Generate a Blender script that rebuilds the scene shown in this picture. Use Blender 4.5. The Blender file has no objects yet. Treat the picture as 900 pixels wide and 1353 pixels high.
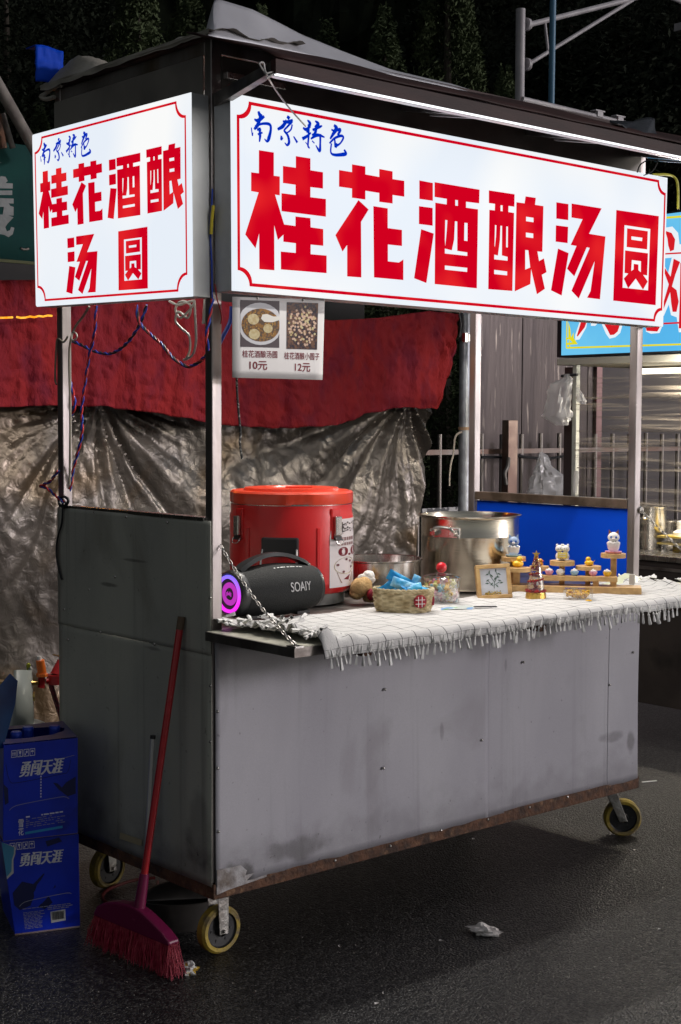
import bpy, math, random
from mathutils import Vector, Matrix, noise
random.seed(7)
R = math.radians
scene = bpy.context.scene
COL = scene.collection
# ---------------------------------------------------------------- camera
FPX = 1917.08
CAM = Vector((-1.9762, -2.7031, 1.2761))
yaw, pitch, roll = 0.7195, -0.0626, 0.0037
FW = Vector((math.sin(yaw)*math.cos(pitch), math.cos(yaw)*math.cos(pitch), math.sin(pitch)))
_r = FW.cross(Vector((0, 0, 1))).normalized(); _u = _r.cross(FW)
RT = _r*math.cos(roll)+_u*math.sin(roll); UP = -_r*math.sin(roll)+_u*math.cos(roll)
cd = bpy.data.cameras.new('camera'); cam = bpy.data.objects.new('camera', cd); COL.objects.link(cam)
cam.matrix_world = Matrix(((RT.x, UP.x, -FW.x, CAM.x), (RT.y, UP.y, -FW.y, CAM.y), (RT.z, UP.z, -FW.z, CAM.z), (0, 0, 0, 1)))
cd.sensor_fit = 'VERTICAL'; cd.sensor_height = 36; cd.lens = FPX/1353*36; cd.clip_end = 500; cd.clip_start = .05
scene.camera = cam
# ---------------------------------------------------------------- night sky, street light, exposure
SUN_EL, SUN_AZ = R(12), math.atan2(.63, -.76)      # light comes from the front right
w = bpy.data.worlds.new('World'); scene.world = w; w.use_nodes = True
nt = w.node_tree; bg = nt.nodes['Background']
sky = nt.nodes.new('ShaderNodeTexSky'); sky.sky_type = 'NISHITA'; sky.sun_disc = False
sky.sun_elevation = SUN_EL; sky.sun_rotation = SUN_AZ
hs = nt.nodes.new('ShaderNodeHueSaturation'); hs.inputs['Saturation'].default_value = .25
nt.links.new(sky.outputs[0], hs.inputs['Color']); nt.links.new(hs.outputs[0], bg.inputs[0]); bg.inputs[1].default_value = .064
sl = bpy.data.lights.new('street_light', 'SUN'); sl.energy = 1.0; sl.angle = R(5); sl.color = (1, .93, .98)
so = bpy.data.objects.new('street_light', sl); COL.objects.link(so)
sd = Vector((math.sin(SUN_AZ)*math.cos(SUN_EL), math.cos(SUN_AZ)*math.cos(SUN_EL), math.sin(SUN_EL)))
so.rotation_euler = sd.to_track_quat('Z', 'Y').to_euler(); so.location = sd*6
vs = scene.view_settings; vs.view_transform = 'Standard'; vs.look = 'None'; vs.exposure = 0; vs.gamma = 1
try: scene.cycles.use_denoising = True
except Exception: pass
scene.cycles.max_bounces = 8; scene.cycles.transparent_max_bounces = 12; scene.cycles.caustics_reflective = False; scene.cycles.caustics_refractive = False
# ---------------------------------------------------------------- helpers
def ray(x, y): return FW*FPX + RT*(x-450) - UP*(y-676.5)
def at(ax, val, x, y):                              # point of the plane (axis=val) seen at photo pixel x, y
    d = ray(x, y); return CAM + d*((val-CAM[ax])/d[ax])
def ax_(v, x, y): return at(0, v, x, y)
def ay_(v, x, y): return at(1, v, x, y)
def az_(v, x, y): return at(2, v, x, y)
W = {}
def wbase(p): return W[p.name] if p else Vector((0, 0, 0))
def setp(o, **k):
    for a, b in k.items():
        if b: o[a] = b
def thing(name, label, cat, base=(0, 0, 0), group=None):
    o = bpy.data.objects.new(name, None); COL.objects.link(o); o.empty_display_size = .1
    o.location = base; W[o.name] = Vector(base); setp(o, label=label, category=cat, group=group); return o
class MB:
    def __init__(s, M=None): s.v = []; s.f = []; s.M = M or Matrix()
    def add(s, vs_, fs):
        n = len(s.v); s.v += [s.M @ Vector(q) for q in vs_]; s.f += [tuple(i+n for i in f) for f in fs]; return s
    def box(s, x0, x1, y0, y1, z0, z1):
        return s.add([(x0,y0,z0),(x1,y0,z0),(x1,y1,z0),(x0,y1,z0),(x0,y0,z1),(x1,y0,z1),(x1,y1,z1),(x0,y1,z1)],
                     [(3,2,1,0),(4,5,6,7),(0,1,5,4),(1,2,6,5),(2,3,7,6),(3,0,4,7)])
    def hexa(s, lo, hi):                            # lo, hi: 4 corners each, counter-clockwise
        return s.add(list(lo)+list(hi), [(3,2,1,0),(4,5,6,7),(0,1,5,4),(1,2,6,5),(2,3,7,6),(3,0,4,7)])
    def cyl(s, p0, p1, r0, r1=None, n=14, cap=True):
        r1 = r0 if r1 is None else r1; p0 = Vector(p0); p1 = Vector(p1); d = (p1-p0).normalized()
        a = d.orthogonal().normalized(); b = d.cross(a); V = []
        for p, r in ((p0, r0), (p1, r1)):
            for i in range(n):
                t = 2*math.pi*i/n; V.append(p+(a*math.cos(t)+b*math.sin(t))*r)
        F = [(i, (i+1) % n, n+(i+1) % n, n+i) for i in range(n)]
        if cap: F += [tuple(range(n-1, -1, -1)), tuple(range(n, 2*n))]
        return s.add(V, F)
    def tube(s, pts, r, n=8, closed=False, sub=0):
        pts = [Vector(p) for p in pts]
        if sub: pts = smooth(pts, sub, closed)
        rr = r if callable(r) else (lambda t: r)
        m = len(pts); V = []; a = None
        for i, p in enumerate(pts):
            if closed: d = pts[(i+1) % m]-pts[i-1]
            else: d = pts[min(i+1, m-1)]-pts[max(i-1, 0)]
            d = d.normalized() if d.length > 1e-9 else Vector((0, 0, 1))
            a = d.orthogonal().normalized() if a is None else (a-d*a.dot(d)).normalized()
            b = d.cross(a); q = rr(i/(m-1))
            for k in range(n):
                t = 2*math.pi*k/n; V.append(p+(a*math.cos(t)+b*math.sin(t))*q)
        F = []
        for i in range(m if closed else m-1):
            j = (i+1) % m
            for k in range(n): F.append((i*n+k, i*n+(k+1) % n, j*n+(k+1) % n, j*n+k))
        if not closed: F += [tuple(range(n-1, -1, -1)), tuple(range((m-1)*n, m*n))]
        return s.add(V, F)
    def lathe(s, prof, c=(0, 0, 0), n=32, sx=1, sy=1, fn=None, cap=False):
        c = Vector(c); V = []; m = len(prof)
        for j, (r, z) in enumerate(prof):
            for i in range(n):
                t = 2*math.pi*i/n; q = r*(fn(t, j/(m-1)) if fn else 1)
                V.append(c+Vector((q*math.cos(t)*sx, q*math.sin(t)*sy, z)))
        F = [(j*n+i, j*n+(i+1) % n, (j+1)*n+(i+1) % n, (j+1)*n+i) for j in range(m-1) for i in range(n)]
        if cap and prof[0][0] > 0: F.append(tuple(range(n-1, -1, -1)))
        if cap and prof[-1][0] > 0: F.append(tuple(range((m-1)*n, m*n)))
        return s.add(V, F)
    def ell(s, c, r, n=14, m=9, lump=0, seed=0):
        r = (r, r, r) if not hasattr(r, '__len__') else r; c = Vector(c); V = []
        for j in range(m+1):
            ph = math.pi*j/m
            for i in range(n):
                t = 2*math.pi*i/n; d = Vector((math.sin(ph)*math.cos(t), math.sin(ph)*math.sin(t), -math.cos(ph)))
                k = 1+lump*noise.noise(d*2+Vector((seed*3.1, seed, 0)))
                V.append(c+Vector((d.x*r[0]*k, d.y*r[1]*k, d.z*r[2]*k)))
        return s.add(V, [(j*n+i, j*n+(i+1) % n, (j+1)*n+(i+1) % n, (j+1)*n+i) for j in range(m) for i in range(n)])
    def prism(s, poly, z0, z1):
        n = len(poly); V = [(x, y, z0) for x, y in poly]+[(x, y, z1) for x, y in poly]
        return s.add(V, [tuple(range(n-1, -1, -1)), tuple(range(n, 2*n))]+[(i, (i+1) % n, n+(i+1) % n, n+i) for i in range(n)])
    def grid(s, fn, nu, nv):
        V = [fn(i/nu, j/nv) for j in range(nv+1) for i in range(nu+1)]
        return s.add(V, [(j*(nu+1)+i, j*(nu+1)+i+1, (j+1)*(nu+1)+i+1, (j+1)*(nu+1)+i) for j in range(nv) for i in range(nu)])
    def mesh(s, name, mat=None, base=Vector((0, 0, 0)), smooth_=False):
        me = bpy.data.meshes.new(name); me.from_pydata([q-base for q in s.v], [], s.f); me.update()
        if mat: me.materials.append(mat)
        if smooth_:
            me.polygons.foreach_set('use_smooth', [True]*len(me.polygons))
            try: me.set_sharp_from_angle(angle=R(smooth_ if smooth_ is not True else 40))
            except Exception: pass
        return me
    def build(s, name, mat, parent=None, base=None, smooth=False, bevel=0, solid=0, **props):
        b = wbase(parent) if base is None else Vector(base)
        me = s.mesh(name, mat, b, smooth); o = bpy.data.objects.new(name, me); COL.objects.link(o)
        if parent: o.parent = parent; o.location = b-wbase(parent)
        else: o.location = b
        W[o.name] = b
        if solid:
            q = o.modifiers.new('thickness', 'SOLIDIFY'); q.thickness = solid; q.offset = 0
        if bevel:
            q = o.modifiers.new('bevel', 'BEVEL'); q.width = bevel; q.segments = 2; q.limit_method = 'ANGLE'; q.angle_limit = R(40)
        setp(o, **props); return o
def inst(name, me, parent, M, label=None):
    o = bpy.data.objects.new(name, me); COL.objects.link(o); o.parent = parent
    M = Matrix.Translation(-wbase(parent)) @ M; l, q, sc = M.decompose()
    o.location = l; o.rotation_euler = q.to_euler(); o.scale = sc; W[o.name] = wbase(parent)
    if label: o['label'] = label
    return o
def smooth(pts, k, closed=False):
    out = []; m = len(pts)
    for i in range(m if closed else m-1):
        if closed: a, b, c, d = pts[i-1], pts[i], pts[(i+1) % m], pts[(i+2) % m]
        else: a, b, c, d = pts[max(i-1, 0)], pts[i], pts[i+1], pts[min(i+2, m-1)]
        for j in range(k):
            t = j/k; out.append(.5*((2*b)+(c-a)*t+(2*a-5*b+4*c-d)*t*t+(3*b-a-3*c+d)*t**3))
    if not closed: out.append(pts[-1])
    return out
# ---------------------------------------------------------------- materials
MATS = {}
def pm(name, c1, c2=None, sc=6, rough=.5, metal=0, bump=0, bsc=40, lo=.4, hi=.62, stretch=(1, 1, 1), emis=0, alpha=1, trans=0, spec=None,
       det=4, c3=None, sc3=2, lo3=.55, hi3=.7, rvar=0, coat=0, distort=0, sheen=0, sss=0, ior=None, bstretch=None):
    if name in MATS: return MATS[name]
    m = bpy.data.materials.new(name); m.use_nodes = True; n = m.node_tree.nodes; L = m.node_tree.links; b = n['Principled BSDF']
    tc = n.new('ShaderNodeTexCoord'); mp = n.new('ShaderNodeMapping'); mp.inputs['Scale'].default_value = stretch; L.new(tc.outputs['Object'], mp.inputs[0])
    col = None
    def nz(scale, d=det, src=mp):
        q = n.new('ShaderNodeTexNoise'); q.inputs['Scale'].default_value = scale; q.inputs['Detail'].default_value = d; q.inputs['Distortion'].default_value = distort
        L.new(src.outputs[0], q.inputs['Vector']); return q
    def ramp(src, a, z):
        r = n.new('ShaderNodeMapRange'); r.inputs['From Min'].default_value = a; r.inputs['From Max'].default_value = z; L.new(src.outputs[0], r.inputs[0]); return r
    def mix(fac, A, B):
        x = n.new('ShaderNodeMix'); x.data_type = 'RGBA'; L.new(fac.outputs[0], x.inputs[0])
        for v, i in ((A, 6), (B, 7)):
            if isinstance(v, tuple): x.inputs[i].default_value = (*v, 1)
            else: L.new(v.outputs[2], x.inputs[i])
        return x
    if c2: col = mix(ramp(nz(sc), lo, hi), c1, c2)
    if c3: col = mix(ramp(nz(sc3, 6, mp), lo3, hi3), col or c1, c3)
    tgt = [b.inputs['Base Color']]
    if emis: tgt = [b.inputs['Emission Color']]; b.inputs['Emission Strength'].default_value = emis; b.inputs['Base Color'].default_value = (c1[0]*.02, c1[1]*.02, c1[2]*.02, 1); b.inputs['Specular IOR Level'].default_value = 0.0
    for t in tgt:
        if col: L.new(col.outputs[2], t)
        else: t.default_value = (*c1, 1)
    b.inputs['Roughness'].default_value = rough; b.inputs['Metallic'].default_value = metal
    if rvar:
        r = n.new('ShaderNodeMapRange'); r.inputs['From Min'].default_value = .3; r.inputs['From Max'].default_value = .7
        r.inputs['To Min'].default_value = max(.02, rough-rvar); r.inputs['To Max'].default_value = min(1, rough+rvar); L.new(nz(sc*2.3).outputs[0], r.inputs[0]); L.new(r.outputs[0], b.inputs['Roughness'])
    if bump:
        src = mp
        if bstretch:
            src = n.new('ShaderNodeMapping'); src.inputs['Scale'].default_value = bstretch; L.new(tc.outputs['Object'], src.inputs[0])
        q = nz(bsc, 5, src); u = n.new('ShaderNodeBump'); u.inputs['Strength'].default_value = bump; u.inputs['Distance'].default_value = .01
        L.new(q.outputs[0], u.inputs['Height']); L.new(u.outputs[0], b.inputs['Normal'])
    if alpha < 1: b.inputs['Alpha'].default_value = alpha
    if trans: b.inputs['Transmission Weight'].default_value = trans
    if spec is not None: b.inputs['Specular IOR Level'].default_value = spec
    if coat: b.inputs['Coat Weight'].default_value = coat; b.inputs['Coat Roughness'].default_value = .1
    if sheen: b.inputs['Sheen Weight'].default_value = sheen
    if sss: b.inputs['Subsurface Weight'].default_value = sss; b.inputs['Subsurface Radius'].default_value = (.01, .01, .01)
    if ior: b.inputs['IOR'].default_value = ior
    MATS[name] = m; return m
STEEL = pm('stainless', (.62, .6, .57), (.42, .4, .38), sc=3, rough=.24, metal=1, rvar=.08, stretch=(6, 6, .6), bump=.04, bsc=60)
STEELD = pm('dull_steel', (.3, .28, .26), (.14, .12, .11), sc=9, rough=.45, metal=.9, rvar=.12, bump=.15, bsc=40)
POST = pm('post_steel', (.42, .385, .385), (.28, .25, .24), sc=9, rough=.42, metal=.9, rvar=.12, stretch=(1, 1, .22), bump=.15, bsc=30, c3=(.2, .15, .11), sc3=6, lo3=.56, hi3=.68)
ALU = pm('aluminium', (.68, .68, .7), rough=.3, metal=.9, bump=.05, bsc=30)
PANEL = pm('front_sheet_paint', (.43, .422, .46), (.37, .36, .402), sc=3.2, rough=.5, bump=.12, bsc=7, c3=(.27, .255, .28), sc3=5.5, lo3=.6, hi3=.8, rvar=.08, stretch=(1, 1, .55), distort=.6, spec=.4)
PANELS = pm('side_sheet_paint', (.46, .46, .40), (.38, .38, .34), sc=3, rough=.55, bump=.12, bsc=8, c3=(.27, .26, .22), sc3=4.5, lo3=.58, hi3=.78, rvar=.08, stretch=(1, 1, .6), distort=.5, spec=.35)
DKPANEL = pm('dark_sheet', (.27, .25, .22), (.17, .155, .14), sc=4, rough=.5, metal=.3, bump=.1, bsc=10)
def grime(m, spots, drip=.12, low=.3, zl=.19, grain=.12):
    """wear on painted sheet: dirt runs, a grimy lower edge, fine grain and scuffs at given places (x, z, rx, rz, strength) in object space"""
    n = m.node_tree.nodes; L = m.node_tree.links; b = n['Principled BSDF']; src = b.inputs['Base Color'].links[0].from_socket
    tc = n.new('ShaderNodeTexCoord'); sp = n.new('ShaderNodeSeparateXYZ'); L.new(tc.outputs['Object'], sp.inputs[0])
    def math_(op, a, c, clamp=False):
        q = n.new('ShaderNodeMath'); q.operation = op; q.use_clamp = clamp
        for i_, v in enumerate((a, c)):
            if v is None: continue
            if isinstance(v, (int, float)): q.inputs[i_].default_value = v
            else: L.new(v, q.inputs[i_])
        return q.outputs[0]
    def nz(stretch, sc, det=5):
        mp = n.new('ShaderNodeMapping'); mp.inputs['Scale'].default_value = stretch; L.new(tc.outputs['Object'], mp.inputs[0])
        q = n.new('ShaderNodeTexNoise'); q.inputs['Scale'].default_value = sc; q.inputs['Detail'].default_value = det; L.new(mp.outputs[0], q.inputs['Vector']); return q.outputs[0]
    def ss(v, a, c, t0=0, t1=1):
        r = n.new('ShaderNodeMapRange'); r.interpolation_type = 'SMOOTHSTEP'; r.inputs[1].default_value = a; r.inputs[2].default_value = c; r.inputs[3].default_value = t0; r.inputs[4].default_value = t1; L.new(v, r.inputs[0]); return r.outputs[0]
    tot = math_('MULTIPLY', ss(nz((16, 16, .5), 2.2), .56, .74), drip)
    rough_n = nz((1, 1, 1), 14, 7)
    lowm = math_('MULTIPLY', ss(math_('ADD', sp.outputs[2], math_('MULTIPLY', rough_n, .22)), zl+.10, zl+.24, 1, 0), low)
    tot = math_('ADD', tot, lowm)
    tot = math_('ADD', tot, math_('MULTIPLY', ss(nz((1, 1, 1), 60, 2), .70, .76), .35))
    tot = math_('ADD', tot, math_('MULTIPLY', math_('SUBTRACT', nz((1, 1, 1), 420, 1), .5), grain*2))
    for (ax, x, z, rx, rz, st) in spots:
        dx = math_('DIVIDE', math_('SUBTRACT', sp.outputs[ax], x), rx); dz = math_('DIVIDE', math_('SUBTRACT', sp.outputs[2], z), rz)
        d2 = math_('ADD', math_('ADD', math_('MULTIPLY', dx, dx), math_('MULTIPLY', dz, dz)), math_('MULTIPLY', math_('SUBTRACT', rough_n, .5), 3.2))
        tot = math_('ADD', tot, ss(d2, .1, 1.3, st, 0))
    mx = n.new('ShaderNodeMix'); mx.data_type = 'RGBA'; L.new(math_('MAXIMUM', math_('MINIMUM', tot, .92), -.2), mx.inputs[0]); L.new(src, mx.inputs[6]); mx.inputs[7].default_value = (.045, .04, .038, 1); mx.clamp_factor = False
    L.new(mx.outputs[2], b.inputs['Base Color'])
grime(PANEL, [(0, .67, .335, .055, .018, .4), (0, .765, .30, .02, .04, .5), (0, -.55, .23, .10, .03, .35), (0, -.735, .2, .05, .04, .6), (0, -.05, .45, .008, .03, .35), (0, .2, .6, .006, .02, .3)])
grime(PANELS, [(1, .1, .86, .05, .006, .6), (1, -.02, .93, .06, .004, .5), (1, -.1, .72, .04, .005, .45), (1, -.3, .3, .06, .1, .3)], drip=.3, low=.5)
RUST = pm('rusty_iron', (.12, .055, .03), (.05, .028, .02), sc=28, rough=.8, metal=.2, bump=.6, bsc=70, c3=(.2, .11, .06), sc3=40, lo3=.55, hi3=.7)
SIGNW = pm('lightbox_face', (.80, .86, .94), (.95, .955, .95), sc=2.6, emis=1.0, rough=.3, lo=.42, hi=.66, det=1)
SIGNR = pm('lightbox_red', (.66, .0, .014), (.83, .018, .022), sc=7, emis=.93, rough=.4, lo=.5, hi=.7, det=1)
SIGNB = pm('lightbox_blue_ink', (.0, .03, .55), emis=.9, rough=.4)
BLUEP = pm('blue_board', (.0, .06, .58), (.0, .05, .53), sc=3, rough=.6, spec=.15, bump=.04, bsc=8)
PLY = pm('brown_sheet', (.05, .022, .020), (.03, .014, .013), sc=9, rough=.55, spec=.2, bump=.2, bsc=20, c3=(.2, .075, .04), sc3=3.2, lo3=.56, hi3=.72, stretch=(.5, 1, 3))
WOOD = pm('light_wood', (.62, .40, .17), (.5, .30, .12), sc=30, rough=.5, stretch=(.25, 2, 2), bump=.08, bsc=90)
WHITEP = pm('white_plastic', (.78, .78, .76), rough=.4)
BLACKP = pm('black_plastic', (.018, .018, .02), rough=.4)
RUB = pm('dark_rubber', (.03, .03, .03), (.06, .055, .05), sc=40, rough=.8, bump=.3, bsc=100)
def quadmap(TL, TR, BR, BL, off=0):
    n = ((TR-TL).cross(BL-TL)).normalized()*-1
    def f(u, v, o=0):
        return (BL*(1-u)*(1-v)+BR*u*(1-v)+TR*u*v+TL*(1-u)*v)-n*(off+o) if False else (BL*(1-u)*(1-v)+BR*u*(1-v)+TR*u*v+TL*(1-u)*v)+n*(off+o)
    return f
# flat print (glyphs from outlines, and text) is collected here and turned into meshes at the end
PEND = []
def outline(polys, fmap, mat, parent, name, label=None):
    c = bpy.data.curves.new(name, 'CURVE'); c.dimensions = '2D'; c.fill_mode = 'BOTH'
    for p in polys:
        s = c.splines.new('POLY'); s.points.add(len(p)-1); s.use_cyclic_u = True
        for q, (x, y) in zip(s.points, p): q.co = (x, y, 0, 1)
    PEND.append((c, fmap, mat, parent, name, label))
def text(body, box, fmap, mat, parent, name='lettering', bold=0, shear=0, fit=True, label=None):
    """body fitted into box (u0,v0,u1,v1) of the map"""
    c = bpy.data.curves.new(name, 'FONT'); c.body = body; c.size = 1; c.offset = bold; c.shear = shear; c.fill_mode = 'FRONT'
    PEND.append((c, (box, fmap), mat, parent, name, label))
def finish_print():
    tmp = []
    for c, *_ in PEND:
        o = bpy.data.objects.new('tmp', c); COL.objects.link(o); tmp.append(o)
    bpy.context.view_layer.update(); dg = bpy.context.evaluated_depsgraph_get()
    for o, (c, fm, mat, parent, name, label) in zip(tmp, PEND):
        me = bpy.data.meshes.new_from_object(o.evaluated_get(dg))
        if isinstance(fm, tuple):
            (u0, v0, u1, v1), fmap = fm
            if len(me.vertices):
                xs = [q.co.x for q in me.vertices]; ys = [q.co.y for q in me.vertices]
                a, b_, c0, d = min(xs), max(xs), min(ys), max(ys)
                cc = [fmap(u0+(q.co.x-a)/(b_-a)*(u1-u0), v0+(q.co.y-c0)/(d-c0)*(v1-v0)) for q in me.vertices]
        else: cc = [fm(q.co.x, q.co.y) for q in me.vertices]
        base = wbase(parent)
        for q, p in zip(me.vertices, cc): q.co = p-base
        me.materials.clear(); me.materials.append(mat); me.update()
        n = bpy.data.objects.new(name, me); COL.objects.link(n); n.parent = parent; W[n.name] = base
        if label: n['label'] = label
    for o in tmp: bpy.data.objects.remove(o)
# ================================================================ SETTING: ground
asph = bpy.data.materials.new('asphalt'); asph.use_nodes = True
def mk_asphalt(m):
    n = m.node_tree.nodes; L = m.node_tree.links; b = n['Principled BSDF']
    tc = n.new('ShaderNodeTexCoord')
    v = n.new('ShaderNodeTexVoronoi'); v.inputs['Scale'].default_value = 165; L.new(tc.outputs['Object'], v.inputs['Vector'])
    v2 = n.new('ShaderNodeTexVoronoi'); v2.inputs['Scale'].default_value = 85; L.new(tc.outputs['Object'], v2.inputs['Vector'])
    nz = n.new('ShaderNodeTexNoise'); nz.inputs['Scale'].default_value = 1.4; nz.inputs['Detail'].default_value = 5; L.new(tc.outputs['Object'], nz.inputs['Vector'])
    gr = n.new('ShaderNodeValToRGB'); gr.color_ramp.elements[0].color = (.008, .008, .009, 1); gr.color_ramp.elements[1].color = (.10, .096, .09, 1)
    gr.color_ramp.elements[0].position = .45; gr.color_ramp.elements[1].position = 1.0
    sep = n.new('ShaderNodeSeparateColor'); L.new(v.outputs['Color'], sep.inputs[0]); L.new(sep.outputs[0], gr.inputs[0])
    mx = n.new('ShaderNodeMix'); mx.data_type = 'RGBA'; mx.blend_type = 'MULTIPLY'; mx.inputs[0].default_value = .6
    r2 = n.new('ShaderNodeMapRange'); r2.inputs['From Min'].default_value = .35; r2.inputs['From Max'].default_value = .65; r2.inputs['To Min'].default_value = .42
    L.new(nz.outputs[0], r2.inputs[0]); L.new(gr.outputs[0], mx.inputs[6]); L.new(r2.outputs[0], mx.inputs[7]); L.new(mx.outputs[2], b.inputs['Base Color'])
    ad = n.new('ShaderNodeMath'); ad.operation = 'MULTIPLY_ADD'; ad.inputs[1].default_value = -.8; L.new(sep.outputs[1], ad.inputs[0]); L.new(v.outputs['Distance'], ad.inputs[2])
    bp = n.new('ShaderNodeBump'); bp.inputs['Strength'].default_value = 1; bp.inputs['Distance'].default_value = .0035; bp.invert = True
    L.new(ad.outputs[0], bp.inputs['Height']); L.new(bp.outputs[0], b.inputs['Normal'])
    b.inputs['Roughness'].default_value = .36; b.inputs['Specular IOR Level'].default_value = .55
mk_asphalt(asph)
MB().box(-150, 150, -150, 150, -.5, 0).build('ground', asph, kind='structure')
# ================================================================ THE FOOD CART
L_, D_, ZB = 1.603, .693, .156
cart = thing('food_cart', 'grey metal food cart with white lightbox signs on yellow caster wheels', 'food cart', (L_/2, D_/2, 0))
# base rails
for (a, nm) in (((-.003, L_+.006, -.006, .022), 'f'), ((-.003, .022, .022, D_), 'l'), ((L_-.02, L_+.006, .022, D_), 'r'), ((.022, L_-.02, D_-.025, D_+.003), 'b')):
    MB().box(*a, ZB, .192).build('base_rail', RUST, cart, bevel=.002)
MB().box(.02, L_-.02, .02, D_-.02, .176, .188).build('floor_panel', RUST, cart)
# front sheet in three lengths, left sheet in two heights
for a, b, yo in ((.004, .932, 0), (.928, 1.457, .0007), (1.453, L_-.003, 0)):
    g = MB()
    def f(u, v, a=a, b=b, yo=yo):
        x = a+(b-a)*u; z = .182+(.764-.182)*v
        if v == 0: z += .006*noise.noise(Vector((x*14, 3, 0)))+.004
        return (x, -.0045+yo+.0055*noise.noise(Vector((x*3, z*3, 1)))-(.002*(1-v)**6 if v < .3 else 0), z)
    g.grid(f, 60, 24).build('front_panel', PANEL, cart, smooth=True, solid=.0004)
for a, b, o in ((.186, .735, 0), (.733, 1.045, -.002)):
    g = MB()
    def f(u, v, a=a, b=b, o=o):
        y = D_*(1-u)-.004+.004*u; z = a+(b-a)*v
        if a < .5: z += (.02*(1-abs(2*u-1))*0+.006*noise.noise(Vector((y*4, 0, 0))))*(1 if v == 1 else 0)
        return (-.003+o+.003*noise.noise(Vector((y*3, z*3, 5))), y, z)
    g.grid(f, 30, 30).build('side_panel', PANELS, cart, smooth=True, solid=.0015)
MB().box(-.006, .02, .028, D_-.028, 1.043, 1.052).build('panel_trim', STEEL, cart, bevel=.001)
# bent, rusty patch at the bottom left corner of the front
mp_ = pm('dented_patch', (.3, .28, .28), (.16, .13, .11), sc=30, rough=.6, bump=.5, bsc=60, c3=(.45, .44, .45), sc3=18, lo3=.5, hi3=.65)
g = MB()
pc = [ay_(-.008, x, y) for x, y in ((287, 1150), (318, 1143), (326, 1150), (322, 1163), (287, 1172))]
g.add([p+Vector((0, -.001, 0)) for p in pc]+[p+Vector((0, .004, 0)) for p in pc], [(0, 1, 2, 3, 4), (9, 8, 7, 6, 5)]+[(i, (i+1) % 5, 5+(i+1) % 5, 5+i) for i in range(5)]); g.build('dented_patch', mp_, cart)
pc = [ay_(-.008, x, y) for x, y in ((287, 1166), (352, 1150), (352, 1158), (300, 1176), (287, 1182))]
MB().add([p for p in pc]+[p+Vector((0, .006, 0)) for p in pc], [(0, 1, 2, 3, 4), (9, 8, 7, 6, 5)]+[(i, (i+1) % 5, 5+(i+1) % 5, 5+i) for i in range(5)]).build('bent_strip', mp_, cart, bevel=.001)
# screws
scr = MB().lathe([(0, -.0028), (.0022, -.0024), (.0036, -.0012), (.004, .001)], n=10).mesh('screw', STEEL, smooth_=True)
for x, y in ((509, 911), (507, 1015), (637, 978), (288, 940), (288, 1015), (289, 1099), (583, 1097), (516, 1118), (443, 1137), (692, 875), (700, 1067), (645, 1083), (750, 1053), (837, 862), (806, 905)):
    p = ay_(-.0075, x, y); inst('screw', scr, cart, Matrix.Translation(p) @ Matrix.Rotation(R(-90), 4, 'X'))
for x, y in ((125, 677), (167, 683), (221, 690), (118, 779), (152, 762), (85, 805), (204, 851), (133, 835), (278, 906), (278, 980), (90, 845), (278, 790)):
    p = ax_(-.006, x, y); inst('screw', scr, cart, Matrix.Translation(p) @ Matrix.Rotation(R(90), 4, 'Y'))
# posts
pw = .028
for x0, y0 in ((0, 0), (L_-pw-.002, 0), (0, D_-pw), (L_-pw-.002, D_-pw)):
    z1 = 2.138
    MB().box(x0, x0+pw, y0+.001, y0+pw, ZB+.038, z1).build('post', POST, cart, bevel=.002)
# counter, tray
MB().box(.03, L_-.032, .03, D_-.004, .766, .786).build('counter_top', STEELD, cart, bevel=.002)
TZ = .792
tray = MB().box(-.022, 1.62, -.325, -.006, TZ-.021, TZ).build('front_tray', pm('tray_board', (.62, .6, .5), (.48, .46, .38), sc=12, rough=.4, bump=.05), cart, bevel=.001)
MB().box(-.0245, 1.6225, -.3285, -.3255, TZ-.0215, TZ-.001).build('tray_edge', STEELD, cart)
MB().box(-.0255, -.0225, -.3255, -.006, TZ-.0215, TZ-.001).build('tray_edge', STEELD, cart)
for i in range(3): MB().box(.2+i*.6, .225+i*.6, -.3, -.006, TZ-.045, TZ-.0225).build('tray_bracket', RUST, cart)
# right side: blue board and rail
MB().box(L_-.02, L_-.012, .03, D_-.03, .786, 1.012).build('blue_side_board', BLUEP, cart, bevel=.001)
MB().box(L_-.012, L_-.004, .0, D_, .19, .766).build('side_panel', PANELS, cart)
MB().box(L_-.03, L_, .030, D_-.030, 1.015, 1.042).build('side_rail', pm('brown_steel', (.34, .26, .2), (.2, .15, .11), sc=14, rough=.35, metal=.8, bump=.1), cart, bevel=.002)
MB().box(.03, L_-.03, D_-.006, D_, .19, .765).build('back_panel', PANELS, cart)
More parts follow.
